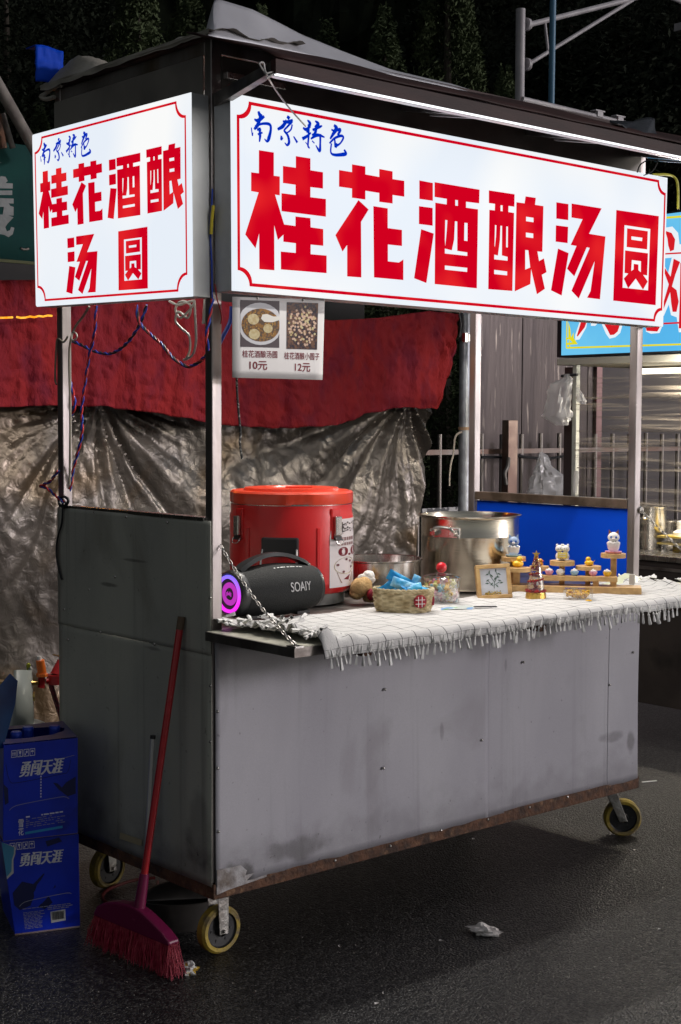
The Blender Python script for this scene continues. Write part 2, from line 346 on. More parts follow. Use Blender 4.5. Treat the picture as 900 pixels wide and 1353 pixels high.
# casters
YEL = pm('yellow_tyre', (.42, .30, .035), (.2, .15, .05), sc=22, rough=.6, bump=.3, bsc=70, c3=(.12, .09, .06), sc3=30, lo3=.52, hi3=.68)
GREYM = pm('galvanised', (.38, .37, .35), (.24, .22, .2), sc=30, rough=.45, metal=.7, bump=.3, bsc=80)
def caster(x, y, rz, trail):
    M = Matrix.Translation((x, y, 0)) @ Matrix.Rotation(rz, 4, 'Z')
    MB(M).box(-.035, .035, -.03, .03, .149, ZB-.001).cyl((0, 0, .14), (0, 0, .15), .022).build('caster_plate', GREYM, cart, bevel=.001)
    fk = MB(M)
    for s in (-1, 1):
        yy = s*.021
        fk.add([(-.02, yy-.0015, .142), (.012, yy-.0015, .142), (trail+.013, yy-.0015, .05), (trail-.013, yy-.0015, .05),
                (-.02, yy+.0015, .142), (.012, yy+.0015, .142), (trail+.013, yy+.0015, .05), (trail-.013, yy+.0015, .05)],
               [(0, 1, 2, 3), (7, 6, 5, 4), (0, 4, 5, 1), (1, 5, 6, 2), (2, 6, 7, 3), (3, 7, 4, 0)])
    fk.box(-.02, .012, -.0225, .0225, .138, .142)
    fk.build('caster_fork', GREYM, cart, bevel=.001)
    MA = M @ Matrix.Translation((trail, 0, .058)) @ Matrix.Rotation(R(90), 4, 'X')
    wh = MB(MA).lathe([(.043, -.0155), (.052, -.0165), (.0575, -.010), (.0575, .010), (.052, .0165), (.043, .0155)], n=40).build('caster_wheel', YEL, cart, smooth=True)
    hub = MB(MA); hub.lathe([(.0425, -.013), (.040, -.010), (.017, -.009), (.015, -.017), (.015, .017), (.017, .009), (.040, .010), (.0425, .013)], n=30)
    for k in range(6):
        t = k*math.pi/3; hub.cyl((.028*math.cos(t), .028*math.sin(t), -.0112), (.028*math.cos(t), .028*math.sin(t), .0112), .004, n=6)
    hub.build('wheel_hub', BLACKP, wh, smooth=30)
    MB(MA).cyl((0, 0, -.031), (0, 0, .031), .005, n=6).cyl((0, 0, -.0265), (0, 0, -.023), .009, n=6).build('axle_bolt', STEEL, wh)
caster(.06, .057, 0, -.002)
caster(1.565, .065, R(-42), .035)
caster(.115, .645, R(12), 0)
caster(1.55, .64, R(5), 0)
# roof frame
for a in ((pw, L_-pw, 0, pw), (pw, L_-pw, D_-pw, D_)):
    MB().box(a[0], a[1], a[2]+.002, a[3], 2.105, 2.136).build('roof_rail', POST, cart, bevel=.002)
for x in (0, L_-pw):
    MB().box(x+.001, x+pw-.002, pw, D_-pw, 2.105, 2.136).build('roof_rail', POST, cart, bevel=.002)
MB().box(-.004, .0, .03, D_-.002, 1.99, 2.104).build('upper_side_panel', DKPANEL, cart, bevel=.001)
MB().box(pw+.003, L_-.003, D_-.004, D_+.002, 1.99, 2.104).build('upper_back_panel', DKPANEL, cart)
MB().box(-.012, L_+.02, -.004, D_+.02, 2.139, 2.149).build('roof_board', PLY, cart)
# awning: bright edge bar at the front, brown sheet above it, arms back to the posts
def pA(x, y, yy=-.3): return ay_(yy, x, y)
bx0, bx1 = pA(357, 90).x, 1.70
zc = 1.998
MB().box(bx0, bx1, -.318, -.302, zc-.004, zc+.026).build('awning_bar', PLY, cart, bevel=.001)
led = pm('led_strip', (.92, .94, 1), emis=5)
MB().box(bx0+.004, bx1-.01, -.3185, -.309, zc-.0068, zc-.0045).build('led_strip', pm('led_edge', (.95, .97, 1), emis=1.7), cart)
MB().box(bx0, bx1, -.3015, -.285, zc-.006, zc-.002).build('awning_lip', ALU, cart)
g = MB()
def f(u, v):
    x = bx0-.0+(bx1-bx0)*u; t = v
    y = -.318+.318*t; z = zc+.030+(2.137-zc-.030)*(t**.8)+.004*noise.noise(Vector((x*5, y*6, 2)))+(.006*math.sin(x*9) if .2 < t < .9 else 0)
    return (x, y, z)
g.grid(f, 50, 10).build('awning_sheet', PLY, cart, smooth=True, solid=.004)
MB().hexa([(bx0, -.3, zc), (bx0+.02, -.3, zc), (.024, -.001, 1.985), (.004, -.001, 1.985)], [(bx0, -.3, zc+.022), (bx0+.02, -.3, zc+.022), (.024, -.001, 2.015), (.004, -.001, 2.015)]).build('awning_arm', STEELD, cart, bevel=.001)
for x, lab in ((.59, 0), (1.06, 0), (1.52, 0)):
    MB().hexa([(x, -.3, zc), (x+.022, -.3, zc), (x+.022, -.001, 2.06), (x, -.001, 2.06)], [(x, -.3, zc+.022), (x+.022, -.3, zc+.022), (x+.022, -.001, 2.088), (x, -.001, 2.088)]).build('awning_arm', ALU, cart, bevel=.001)
    MB().hexa([(x+.003, -.299, zc-.004), (x+.015, -.299, zc-.004), (x+.015, -.10, 2.032), (x+.003, -.10, 2.032)], [(x+.003, -.299, zc-.001), (x+.015, -.299, zc-.001), (x+.015, -.10, 2.036), (x+.003, -.10, 2.036)]).build('arm_trim', ALU, cart)
MB().box(.03, .2, -.02, -.002, 2.05, 2.065).build('corner_brace', STEEL, cart, bevel=.001)
MB().box(pw, L_-pw, -.001, .004, 1.99, 2.103).build('header_board', DKPANEL, cart)
# interior ceiling tube lamp
def lamp(name, base, label, cat, x0, x1, y, z, P, dirv=(0, 0, -1), parent=None, wx=.03):
    hold = MB().box(x0-.02, x1+.02, y-.018, y+.018, z+.012, z+.03)
    t = MB().cyl((x0, y, z), (x1, y, z), .011, n=12)
    return hold, t
hold, t = lamp('', 0, '', '', .25, 1.35, .36, 2.085, 0)
hold.build('lamp_housing', WHITEP, cart); t.build('lamp_tube', pm('tube_glow', (1, .93, .82), emis=6), cart, smooth=True)
def arealight(name, loc, sx, sy, P, col, rot, parent=None, spread=180):
    l = bpy.data.lights.new(name, 'AREA'); l.shape = 'RECTANGLE'; l.size = sx; l.size_y = sy; l.energy = P; l.color = col; l.spread = R(spread)
    o = bpy.data.objects.new(name, l); COL.objects.link(o); o.location = loc; o.rotation_euler = rot
    if parent: o.parent = parent; o.location = Vector(loc)-wbase(parent)
    return o
arealight('tube_light', (.8, .36, 2.068), 1.1, .03, 22, (1, .95, .88), (0, 0, 0), cart)
arealight('led_light', ((bx0+bx1)/2, -.29, zc-.012), bx1-bx0-.06, .015, 11, (1, .96, .91), (0, 0, 0), cart)
# ---------------------------------------------------------------- lightbox signs
def signbox(px, plane, depthvec, name, label):
    TL, TR, BR, BL = [plane(x, y) for x, y in px]
    dv = Vector(depthvec)
    body = MB().hexa([BL+dv*.03, BR+dv*.03, BR+dv, BL+dv], [TL+dv*.03, TR+dv*.03, TR+dv, TL+dv]).build(name, pm('sign_case', (.62, .63, .64), (.5, .5, .51), sc=5, rough=.5, metal=.15, bump=.1, bsc=14), cart, label=label, bevel=.0015)
    fm = quadmap(TL, TR, BR, BL)
    c = fm(.5, .5); n = fm(.5, .5, 1)-c
    sgn = -1 if n.dot(dv) > 0 else 1
    F = lambda u, v, o=0: fm(u, v, sgn*o)
    # slightly rounded acrylic face
    g = MB(); e = .004
    g.add([F(.0, .0, 0), F(1, 0, 0), F(1, 1, 0), F(0, 1, 0)]+[F(.003, .008, e), F(.997, .008, e), F(.997, .992, e), F(.003, .992, e)]+[F(0, 0, 0)+dv*.028, F(1, 0, 0)+dv*.028, F(1, 1, 0)+dv*.028, F(0, 1, 0)+dv*.028],
          [(4, 5, 6, 7), (0, 1, 5, 4), (1, 2, 6, 5), (2, 3, 7, 6), (3, 0, 4, 7), (8, 9, 1, 0), (9, 10, 2, 1), (10, 11, 3, 2), (11, 8, 0, 3)])
    g.build('sign_face', SIGNW, body)
    return body, (lambda u, v, o=0: F(u, v, e+.0008+o)), (TL, TR, BR, BL)
GLY={"gui":[[[0.166,0.998],[0.344,0.999],[0.343,0.803],[0.415,0.804],[0.414,0.644],[0.357,0.645],[0.467,0.402],[0.606,0.401],[0.606,0.483],[0.793,0.485],[0.796,0.406],[0.956,0.404],[0.957,0.258],[0.796,0.256],[0.796,0.173],[1.0,0.176],[1.0,0.022],[0.426,0.015],[0.424,0.168],[0.609,0.17],[0.61,0.253],[0.456,0.254],[0.457,0.314],[0.39,0.263],[0.346,0.383],[0.347,0.002],[0.165,0.0],[0.164,0.299],[0.121,0.172],[0.0,0.278],[0.16,0.644],[0.072,0.646],[0.073,0.803],[0.164,0.805]],[[0.611,0.999],[0.793,1.0],[0.793,0.898],[0.952,0.898],[0.952,0.756],[0.793,0.753],[0.793,0.666],[0.99,0.669],[0.99,0.515],[0.435,0.512],[0.435,0.665],[0.608,0.667],[0.608,0.754],[0.453,0.753],[0.453,0.898],[0.611,0.9]]],"hua":[[[0.231,1.0],[0.423,1.0],[0.423,0.93],[0.625,0.927],[0.624,0.999],[0.821,0.997],[0.822,0.927],[0.998,0.928],[1.0,0.783],[0.824,0.783],[0.825,0.705],[0.627,0.703],[0.626,0.783],[0.424,0.784],[0.425,0.705],[0.232,0.704],[0.232,0.786],[0.049,0.785],[0.049,0.931],[0.231,0.931]],[[0.325,0.692],[0.473,0.62],[0.364,0.501],[0.372,0.003],[0.168,0.0],[0.166,0.279],[0.101,0.216],[0.0,0.354]],[[0.541,0.657],[0.753,0.655],[0.755,0.476],[0.969,0.476],[0.971,0.329],[0.759,0.327],[0.761,0.174],[0.925,0.174],[0.994,0.207],[0.996,0.017],[0.556,0.015]]],"jiu":[[[0.065,0.993],[0.269,0.989],[0.272,0.815],[0.068,0.814]],[[0.063,0.743],[0.27,0.745],[0.273,0.571],[0.065,0.57]],[[0.099,0.523],[0.291,0.496],[0.186,0.003],[0.0,0.038]],[[0.295,1.0],[1.0,0.998],[0.997,0.86],[0.787,0.856],[0.788,0.797],[0.98,0.798],[0.979,0.0],[0.313,0.001],[0.309,0.801],[0.483,0.8],[0.485,0.855],[0.297,0.856]],[[0.617,0.858],[0.658,0.858],[0.659,0.802],[0.618,0.802]],[[0.465,0.645],[0.498,0.645],[0.49,0.544],[0.47,0.388],[0.462,0.452]],[[0.616,0.646],[0.652,0.646],[0.658,0.354],[0.817,0.351],[0.818,0.316],[0.465,0.314],[0.464,0.362],[0.573,0.353],[0.607,0.464]],[[0.766,0.644],[0.815,0.645],[0.818,0.465],[0.765,0.465]],[[0.467,0.195],[0.82,0.196],[0.818,0.155],[0.468,0.154]]],"niang":[[[0.0,0.997],[0.425,1.0],[0.425,0.873],[0.327,0.871],[0.326,0.809],[0.422,0.809],[0.416,0.009],[0.014,0.003],[0.013,0.803],[0.101,0.805],[0.103,0.871],[0.003,0.87]],[[0.195,0.867],[0.228,0.867],[0.23,0.808],[0.196,0.808]],[[0.109,0.658],[0.132,0.658],[0.128,0.542],[0.113,0.438],[0.106,0.446]],[[0.199,0.659],[0.225,0.659],[0.23,0.36],[0.326,0.352],[0.326,0.313],[0.104,0.311],[0.105,0.359],[0.165,0.353],[0.194,0.513]],[[0.296,0.66],[0.323,0.661],[0.326,0.448],[0.298,0.449]],[[0.107,0.205],[0.323,0.203],[0.323,0.163],[0.108,0.162]],[[0.458,0.922],[0.596,0.924],[0.611,0.997],[0.787,0.999],[0.776,0.926],[0.922,0.926],[0.919,0.449],[0.833,0.446],[0.865,0.348],[0.948,0.383],[1.0,0.242],[0.917,0.208],[0.976,0.065],[0.838,0.0],[0.729,0.255],[0.721,0.099],[0.456,0.007]],[[0.626,0.789],[0.753,0.789],[0.755,0.743],[0.627,0.743]],[[0.628,0.626],[0.754,0.626],[0.755,0.579],[0.63,0.579]],[[0.622,0.445],[0.675,0.446],[0.713,0.271],[0.628,0.243]]],"tang":[[[0.064,0.987],[0.286,0.988],[0.289,0.819],[0.069,0.816]],[[0.064,0.745],[0.29,0.748],[0.286,0.575],[0.066,0.574]],[[0.112,0.505],[0.309,0.471],[0.197,0.014],[0.0,0.058]],[[0.344,1.0],[0.912,1.0],[0.684,0.707],[1.0,0.703],[0.924,0.015],[0.675,0.018],[0.738,0.093],[0.804,0.421],[0.517,0.0],[0.377,0.076],[0.702,0.556],[0.646,0.559],[0.424,0.232],[0.285,0.304],[0.452,0.558],[0.343,0.561],[0.554,0.851],[0.347,0.852]]],"yuan":[[[0.017,0.991],[1.0,1.0],[0.987,0.0],[0.0,0.004]],[[0.211,0.841],[0.807,0.842],[0.795,0.157],[0.205,0.156]],[[0.272,0.811],[0.751,0.813],[0.748,0.611],[0.272,0.606]],[[0.374,0.73],[0.629,0.732],[0.621,0.694],[0.376,0.694]],[[0.239,0.567],[0.77,0.569],[0.765,0.322],[0.671,0.323],[0.783,0.255],[0.677,0.159],[0.501,0.272],[0.332,0.155],[0.226,0.257],[0.326,0.318],[0.24,0.32]],[[0.399,0.471],[0.611,0.471],[0.614,0.349],[0.558,0.369],[0.554,0.431],[0.445,0.432],[0.445,0.371],[0.392,0.35]]]}
CAL=[[(0.072, 0.973, 2.3), (0.087, 0.863, 4.0), (0.113, 0.838, 2.7)], [(0.03, 0.7, 1.3), (0.068, 0.674, 3.7), (0.132, 0.849, 2.3)], [(0.089, 0.785, 3.0), (0.067, 0.555, 3.7), (0.029, 0.375, 2.3)], [(0.0, 0.418, 1.2), (0.01, 0.166, 1.2), (0.016, 0.269, 0.8)], [(0.036, 0.478, 1.7), (0.112, 0.6, 2.3), (0.183, 0.619, 3.0), (0.196, 0.467, 2.7), (0.176, 0.176, 3.7), (0.157, 0.066, 2.3), (0.131, 0.132, 1.0)], [(0.055, 0.389, 2.3), (0.099, 0.394, 2.3)], [(0.063, 0.235, 1.7), (0.112, 0.321, 1.7)], [(0.08, 0.463, 2.7), (0.086, 0.208, 3.0), (0.079, 0.005, 1.3)], [(0.366, 0.983, 2.7), (0.392, 0.917, 4.0)], [(0.267, 0.506, 2.3), (0.32, 0.635, 3.7), (0.359, 0.838, 2.7), (0.346, 0.71, 2.0)], [(0.32, 0.796, 1.7), (0.372, 0.805, 3.3), (0.425, 0.896, 2.3)], [(0.418, 0.852, 2.7), (0.372, 0.664, 2.0), (0.333, 0.501, 1.7), (0.365, 0.459, 1.3), (0.405, 0.582, 1.7), (0.418, 0.751, 1.7)], [(0.339, 0.485, 2.3), (0.372, 0.361, 2.7), (0.385, 0.166, 3.0), (0.365, 0.055, 2.3), (0.339, 0.122, 0.8)], [(0.306, 0.326, 2.0), (0.303, 0.204, 2.3), (0.322, 0.274, 1.0)], [(0.431, 0.373, 1.3), (0.471, 0.192, 2.7)], [(0.579, 0.983, 1.3), (0.606, 0.896, 3.7), (0.592, 0.725, 2.7), (0.572, 0.571, 1.7)], [(0.532, 0.712, 1.7), (0.565, 0.67, 3.3), (0.613, 0.798, 1.7)], [(0.525, 0.342, 3.3), (0.572, 0.449, 2.7), (0.619, 0.597, 1.3)], [(0.592, 0.848, 2.7), (0.592, 0.48, 2.3), (0.585, 0.149, 2.0), (0.602, 0.096, 1.0), (0.558, 0.258, 1.0)], [(0.66, 1.0, 1.3), (0.694, 0.925, 4.0), (0.66, 0.783, 2.7)], [(0.633, 0.686, 2.3), (0.708, 0.83, 2.7), (0.738, 0.888, 1.0)], [(0.674, 0.852, 3.3), (0.66, 0.599, 3.3), (0.626, 0.519, 1.7)], [(0.613, 0.389, 1.7), (0.687, 0.552, 3.3), (0.763, 0.522, 1.3)], [(0.715, 0.608, 2.7), (0.715, 0.299, 2.3), (0.708, 0.048, 3.3), (0.667, 0.212, 1.0)], [(0.626, 0.334, 1.3), (0.653, 0.267, 1.3)], [(0.866, 0.98, 2.3), (0.894, 0.892, 4.7), (0.859, 0.686, 3.3), (0.825, 0.502, 1.7)], [(0.838, 0.82, 1.7), (0.873, 0.797, 2.3), (0.936, 0.873, 3.3), (0.908, 0.671, 2.3)], [(0.818, 0.353, 1.7), (0.873, 0.548, 2.3), (0.943, 0.669, 2.7), (0.971, 0.622, 2.3), (0.936, 0.415, 1.7), (0.881, 0.282, 2.7)], [(0.873, 0.569, 1.3), (0.885, 0.284, 3.3), (0.901, 0.397, 1.7)], [(0.839, 0.364, 1.7), (0.832, 0.07, 2.0), (0.874, 0.0, 2.7), (0.972, 0.066, 3.7), (1.0, 0.114, 3.0), (0.979, 0.229, 2.0)]]
BOXF={'gui': [0.0215, 0.1218, 0.1727, 0.7341], 'hua': [0.1897, 0.1286, 0.3302, 0.7393], 'jiu': [0.3527, 0.1334, 0.4978, 0.7158], 'niang': [0.5197, 0.1333, 0.6657, 0.7214], 'tang': [0.678, 0.1322, 0.8211, 0.7221], 'yuan': [0.8474, 0.1384, 0.9735, 0.7329]}
BOXL={'gui': [0.0396, 0.4441, 0.2523, 0.7716], 'hua': [0.2783, 0.4364, 0.4793, 0.7696], 'jiu': [0.51, 0.4373, 0.7179, 0.7578], 'niang': [0.7527, 0.4384, 0.9659, 0.7668], 'tang': [0.2255, 0.0523, 0.4413, 0.3742], 'yuan': [0.5726, 0.0554, 0.7548, 0.3723]}
CALF=(0.0332, 0.7739, 0.2099, 0.9352)
CALL=(0.0629, 0.8075, 0.407, 0.9377)
def put_sign(body, F, boxes, calbox, W_, H_, bw, rr, insu, insv):
    for k in ('gui', 'hua', 'jiu', 'niang', 'tang', 'yuan'):
        u0, v0, u1, v1 = boxes[k]
        outline(GLY[k], (lambda x, y, u0=u0, v0=v0, u1=u1, v1=v1: F(u0+x*(u1-u0), v0+y*(v1-v0))), SIGNR, body, 'character', 'large red character')
    # blue brush calligraphy, four characters
    starts = (0, 8, 15, 25, 30)
    u0, v0, u1, v1 = calbox
    for a, b in zip(starts, starts[1:]):
        g = MB()
        for si, st in enumerate(CAL[a:b]):
            pts = [Vector(((u0+x*(u1-u0))*W_, (v0+y*(v1-v0))*H_, 0)) for x, y, w_ in st]; ws = [q[2] for q in st]
            sp = smooth(pts, 6); k = len(sp); V = []; kk = .00135*(u1-u0)*W_/.284
            for i, p in enumerate(sp):
                t = i/(k-1)*(len(ws)-1); j = min(int(t), len(ws)-2); wd = (ws[j]*(1-(t-j))+ws[j+1]*(t-j))*kk*.95
                d = sp[min(i+1, k-1)]-sp[max(i-1, 0)]; d = d.normalized() if d.length > 0 else Vector((1, 0, 0)); nn = Vector((-d.y, d.x, 0))
                for s in (1, -1):
                    q = p+nn*wd*s; V.append(F(q.x/W_, q.y/H_, si*.00012))
            g.add(V, [(2*i, 2*i+1, 2*i+3, 2*i+2) for i in range(k-1)])
        g.build('brush_character', SIGNB, body)
    # red border with scooped corners
    def loop(iu, iv, ru, rv):
        pts = []
        for (cu, cv, a0) in ((iu, iv, 90), (1-iu, iv, 180), (1-iu, 1-iv, 270), (iu, 1-iv, 360)):
            for j in range(9):
                a = R(a0-90*j/8); pts.append((cu+ru*math.cos(a), cv+rv*math.sin(a)))
        return pts
    iu, iv = insu/W_, insv/H_
    o1 = loop(iu, iv, rr/W_, rr/H_); o2 = loop(iu+bw/W_, iv+bw/H_, rr/W_, rr/H_)
    n = len(o1); V = [F(*p) for p in o1]+[F(*p) for p in o2]
    order = [(i, (i+1) % n, n+(i+1) % n, n+i) for i in range(n)]
    MB().add(V, order).build('sign_border', SIGNR, body)
# NB loop: corner arcs are walked so the outline runs bottom-left, bottom-right, top-right, top-left
fb, FF, q1 = signbox([(305, 122.7), (882, 235), (876, 431.7), (306.7, 384)], lambda x, y: ay_(-.067, x, y), (0, .064, 0), 'front_sign', 'long white lightbox sign with six large red characters')
put_sign(fb, FF, BOXF, CALF, 1.61, .438, .0075, .034, .0125, .0125)
lb, LF, q2 = signbox([(43.9, 177.9), (252.4, 122), (254.8, 391.7), (48.8, 405.3)], lambda x, y: ax_(-.053, x, y), (.049, 0, 0), 'side_sign', 'squarish white lightbox sign with red characters in two rows')
put_sign(lb, LF, BOXL, CALL, .70, .45, .0055, .036, .0135, .0125)
# menu card hanging under the front sign
# ================================================================ MENU CARD
def card(name, label, cat, px, plane, th, mat, bend=0, group=None):
    TL, TR, BR, BL = [plane(x, y) for x, y in px]; fm = quadmap(TL, TR, BR, BL)
    o = MB().grid(lambda u, v: fm(u, v, bend*math.sin(u*3.1)*(1-v)+.0), 10, 10).build(name, mat, None, base=(BL+BR)/2, solid=th, smooth=True, label=label, category=cat, group=group)
    c = fm(.5, .5, 1)-fm(.5, .5); sg = 1 if c.dot(CAM-TL) > 0 else -1
    return o, (lambda u, v, o_=0: fm(u, v, bend*math.sin(u*3.1)*(1-v)+sg*(th/2+.0006+o_)))
PAPER = pm('laminated_paper', (.68, .66, .65), (.6, .58, .57), sc=4, rough=.5, spec=.2)
MENUR = pm('dark_red_print', (.16, .02, .03), rough=.35)
mc, MF = card('menu_card', 'laminated menu card with two dish photos and prices hanging below the long sign', 'menu card',
              [(307, 392), (429, 396), (426, 502), (307, 499)], lambda x, y: ay_(-.05, x, y), .001, PAPER, .003)
def poly_print(pts, mat, F, parent, name, o=0):
    outline([pts], lambda x, y: F(x, y, o), mat, parent, name)
def circ(cx, cy, rx, ry, n=28, a0=0, a1=360): return [(cx+rx*math.cos(R(a0+(a1-a0)*i/n)), cy+ry*math.sin(R(a0+(a1-a0)*i/n))) for i in range(n)]
def clip_rect(pts, x0, y0, x1, y1): return [(min(max(x, x0), x1), min(max(y, y0), y1)) for x, y in pts]
PH = dict(table=pm('print_table', (.06, .045, .05), rough=.3), bowl=pm('print_bowl', (.5, .5, .52), rough=.3), soup=pm('print_soup', (.22, .10, .012), (.07, .04, .02), sc=160, rough=.3, lo=.45, hi=.55),
          dump=pm('print_dumpling', (.5, .43, .25), (.4, .3, .14), sc=120, rough=.3), spoon=pm('print_spoon', (.62, .6, .55), rough=.3), dark=pm('print_dark', (.02, .012, .02), (.12, .055, .03), sc=140, rough=.3, lo=.45, hi=.56),
          pearl=pm('print_pearl', (.5, .34, .25), rough=.3), osm=pm('print_osmanthus', (.42, .27, .05), rough=.3))
for m_ in list(PH.values())+[MENUR]: m_.node_tree.nodes['Principled BSDF'].inputs['Specular IOR Level'].default_value = .08
ph = (.08, .385, .49, .965)
poly_print([(.08, .385), (.495, .385), (.495, .965), (.08, .965)], PH['table'], MF, mc, 'dish_photo')
poly_print(clip_rect(circ(.29, .675, .24, .262), .08, .40, .495, .945), PH['bowl'], MF, mc, 'dish_photo', .0002)
poly_print(clip_rect(circ(.295, .66, .205, .205), .085, .40, .495, .945), PH['soup'], MF, mc, 'dish_photo', .0004)
for x, y, r in ((.215, .73, .06), (.225, .545, .058), (.37, .62, .05)): poly_print(circ(x, y, r, r*1.12), PH['dump'], MF, mc, 'dish_photo', .0006)
poly_print([(.495, .73), (.42, .70), (.33, .70), (.295, .74), (.31, .79), (.36, .80), (.43, .77), (.495, .775)], PH['spoon'], MF, mc, 'dish_photo', .0007)
for k in range(60):
    a = random.random()*6.28; r = random.random()**.5
    poly_print(circ(.295+.19*r*math.cos(a), .655+.19*r*math.sin(a), .005, .006, 6), PH['osm'], MF, mc, 'dish_photo', .0005)
poly_print([(.575, .375), (.925, .375), (.925, .955), (.575, .955)], PH['dark'], MF, mc, 'dish_photo')
for k in range(120):
    a = random.random()*6.28; r = random.random()**.6
    x, y = .75+.155*r*math.cos(a), .665+.25*r*math.sin(a)
    poly_print(circ(x, y, .0125, .0145, 9), PH['pearl'] if k % 3 else PH['dump'], MF, mc, 'dish_photo', .0002+k*.000002)
text('桂花酒酿汤圆', (.10, .255, .475, .345), MF, MENUR, mc, bold=.01)
text('10元', (.175, .105, .365, .215), MF, MENUR, mc, bold=.02)
text('桂花酒酿小圆子', (.55, .245, .955, .335), MF, MENUR, mc, bold=.01)
text('12元', (.67, .095, .85, .205), MF, MENUR, mc, bold=.02)
for q in ((.26, .99), (.75, .985)):
    MB().ell(MF(*q), .003, 8, 5).build('card_pin', STEEL, mc, smooth=True)
# hanging black and white cord behind the card
COR = pm('braided_cord', (.04, .04, .04), (.4, .4, .38), sc=150, lo=.55, hi=.6, rough=.8)
def cable(name, label, cat, pts, r, mat, sub=6, n=6, group=None, wob=0):
    if wob: pts = [p+Vector((noise.noise(p*9), noise.noise(p*9+Vector((5, 0, 0))), 0))*wob for p in pts]
    return MB().tube(pts, r, n, sub=sub).build(name, mat, None, base=pts[-1], smooth=True, label=label, category=cat, group=group)
cable('cord', 'thin black and white braided cord dangling below the menu card', 'cord', [ay_(.02, x, y) for x, y in ((314, 396), (313, 500), (315, 540), (318, 572), (317, 585), (320, 606))], .0028, COR)
WB = pm('wire_blue', (.01, .05, .38), rough=.4); WR = pm('wire_red', (.5, .03, .03), rough=.4); WK = pm('wire_black', (.012, .012, .014), rough=.4); WW = pm('wire_white', (.6, .58, .52), rough=.45); WG = pm('wire_grey', (.24, .22, .17), rough=.6)
def twisted(label, pts, mats, r=.0023, pitch=.05):
    sp = smooth([Vector(p) for p in pts], 14); base = sp[-1]
    t = thing('twisted_cable', label, 'cable', base)
    d0 = 0; A = [[] for _ in mats]
    for i, p in enumerate(sp):
        d = sp[min(i+1, len(sp)-1)]-sp[max(i-1, 0)]; d.normalize()
        if i: d0 += (p-sp[i-1]).length
        a = d.cross(Vector((.3, .9, .1))).normalized(); b = d.cross(a)
        for k in range(len(mats)):
            q = 2*math.pi*(d0/pitch+k/len(mats)); A[k].append(p+(a*math.cos(q)+b*math.sin(q))*r*1.02)
    for k, m in enumerate(mats): MB().tube(A[k], r, 6).build('wire', m, t, smooth=True)
    return t
X = lambda v, pts: [ax_(v, x, y) for x, y in pts]
twisted('blue and red twisted cable falling from the squarish sign to the panel corner', X(.02, [(127, 404), (125, 440), (118, 470), (112, 510), (108, 540), (108, 575), (97, 620), (93, 645), (82, 663)]), (WB, WR))
twisted('short blue and red cable kinked out to the left of the rear left post', X(-.012, [(84, 663), (75, 656), (62, 645), (54, 642), (66, 636), (77, 622)]), (WB, WR))
twisted('dark twisted cable sagging between the rear left post and the middle of the squarish sign', X(.05, [(94, 450), (108, 456), (125, 464), (146, 467), (166, 455), (184, 430), (194, 403)]), (WK, WB))
twisted('blue and red twisted cable sagging from the squarish sign to the corner post', X(.04, [(180, 403), (184, 425), (197, 440), (214, 455), (228, 472), (247, 484), (262, 479), (275, 467)]), (WB, WR, WK))
twisted('short blue and red cable hugging the rear left post halfway up', X(.03, [(93, 505), (97, 520), (99, 535), (96, 545), (92, 550)]), (WB, WR))
twisted('blue and red cable running down the corner post beside the signs', [ay_(-.012, x, y) for x, y in ((281, 395), (277, 420), (273, 445), (276, 463))], (WB, WR))
cable('wire', 'single blue wire slanting away behind the corner post', 'cable', [ay_(.04, x, y) for x, y in ((283, 470), (293, 448), (304, 425), (306, 405))], .005, WB)
cable('wire', 'red wire hooked over the front of the corner post', 'cable', [ay_(-.01, x, y) for x, y in ((284, 375), (287, 395), (290, 405), (293, 418), (292, 428))], .0016, WR)
cable('wire', 'thin wires with a yellow joint in the gap between both lightbox signs', 'cable', [ax_(-.004, x, y)+Vector((0, -.005, 0)) for x, y in ((279, 250), (278, 275), (276, 300), (278, 345), (279, 396))], .0022, WB)
cable('wire_joint', 'yellow taped wire joint between both lightbox signs', 'wire joint', [ax_(-.006, x, y)+Vector((0, -.009, 0)) for x, y in ((279, 272), (277, 290), (276, 310))], .0042, pm('yellow_tape', (.6, .48, .03), rough=.5))
cable('power_cord', 'thick grey power cord hanging down along the rear left post', 'cord', X(.01, [(118, 405), (110, 418), (98, 435), (92, 460), (92, 500), (93, 560), (92, 640)]), .0033, WG)
cable('strap', 'thin beige strap tied round the rear left post and hanging on its left', 'strap', X(-.006, [(90, 444), (84, 452), (76, 448), (74, 470), (73, 500), (75, 508)]), .0026, WG)
cable('cord', 'white cord bundled in loops under the squarish sign', 'cord', X(.03, [(224, 398), (235, 403), (246, 400), (257, 398), (250, 410), (238, 420), (232, 408), (240, 398), (252, 404), (248, 420), (236, 412), (232, 424), (240, 434), (250, 444), (251, 462), (246, 474), (243, 475)]), .003, WW)
cable('cord', 'white cord hanging in a single long loop right of the bundled one', 'cord', X(.03, [(257, 397), (258, 420), (259, 450), (255, 468), (246, 475)]), .003, WW)
cable('power_cord', 'black cord hanging loose over the left edge of the side panel', 'cord', X(-.012, [(83, 663), (82, 690), (76, 712), (75, 735), (79, 755), (82, 766)]), .0028, WK)
MB().tube(X(-.01, [(78, 660), (84, 656), (90, 660), (88, 667), (80, 668)]), .004, 6, closed=True, sub=4).tube(X(-.008, [(80, 657), (88, 667), (84, 671), (79, 664)]), .0035, 6, closed=True, sub=3).build('cable_knot', WK, None, base=ax_(-.01, 84, 662), smooth=True, label='black knot of cord on the corner where post meets side panel', category='knot')
MB().tube(X(-.002, [(95, 440), (99, 439), (102, 444), (99, 449), (95, 448)]), .002, 6, closed=True, sub=4).build('cable_hook', WW, cart, smooth=True)
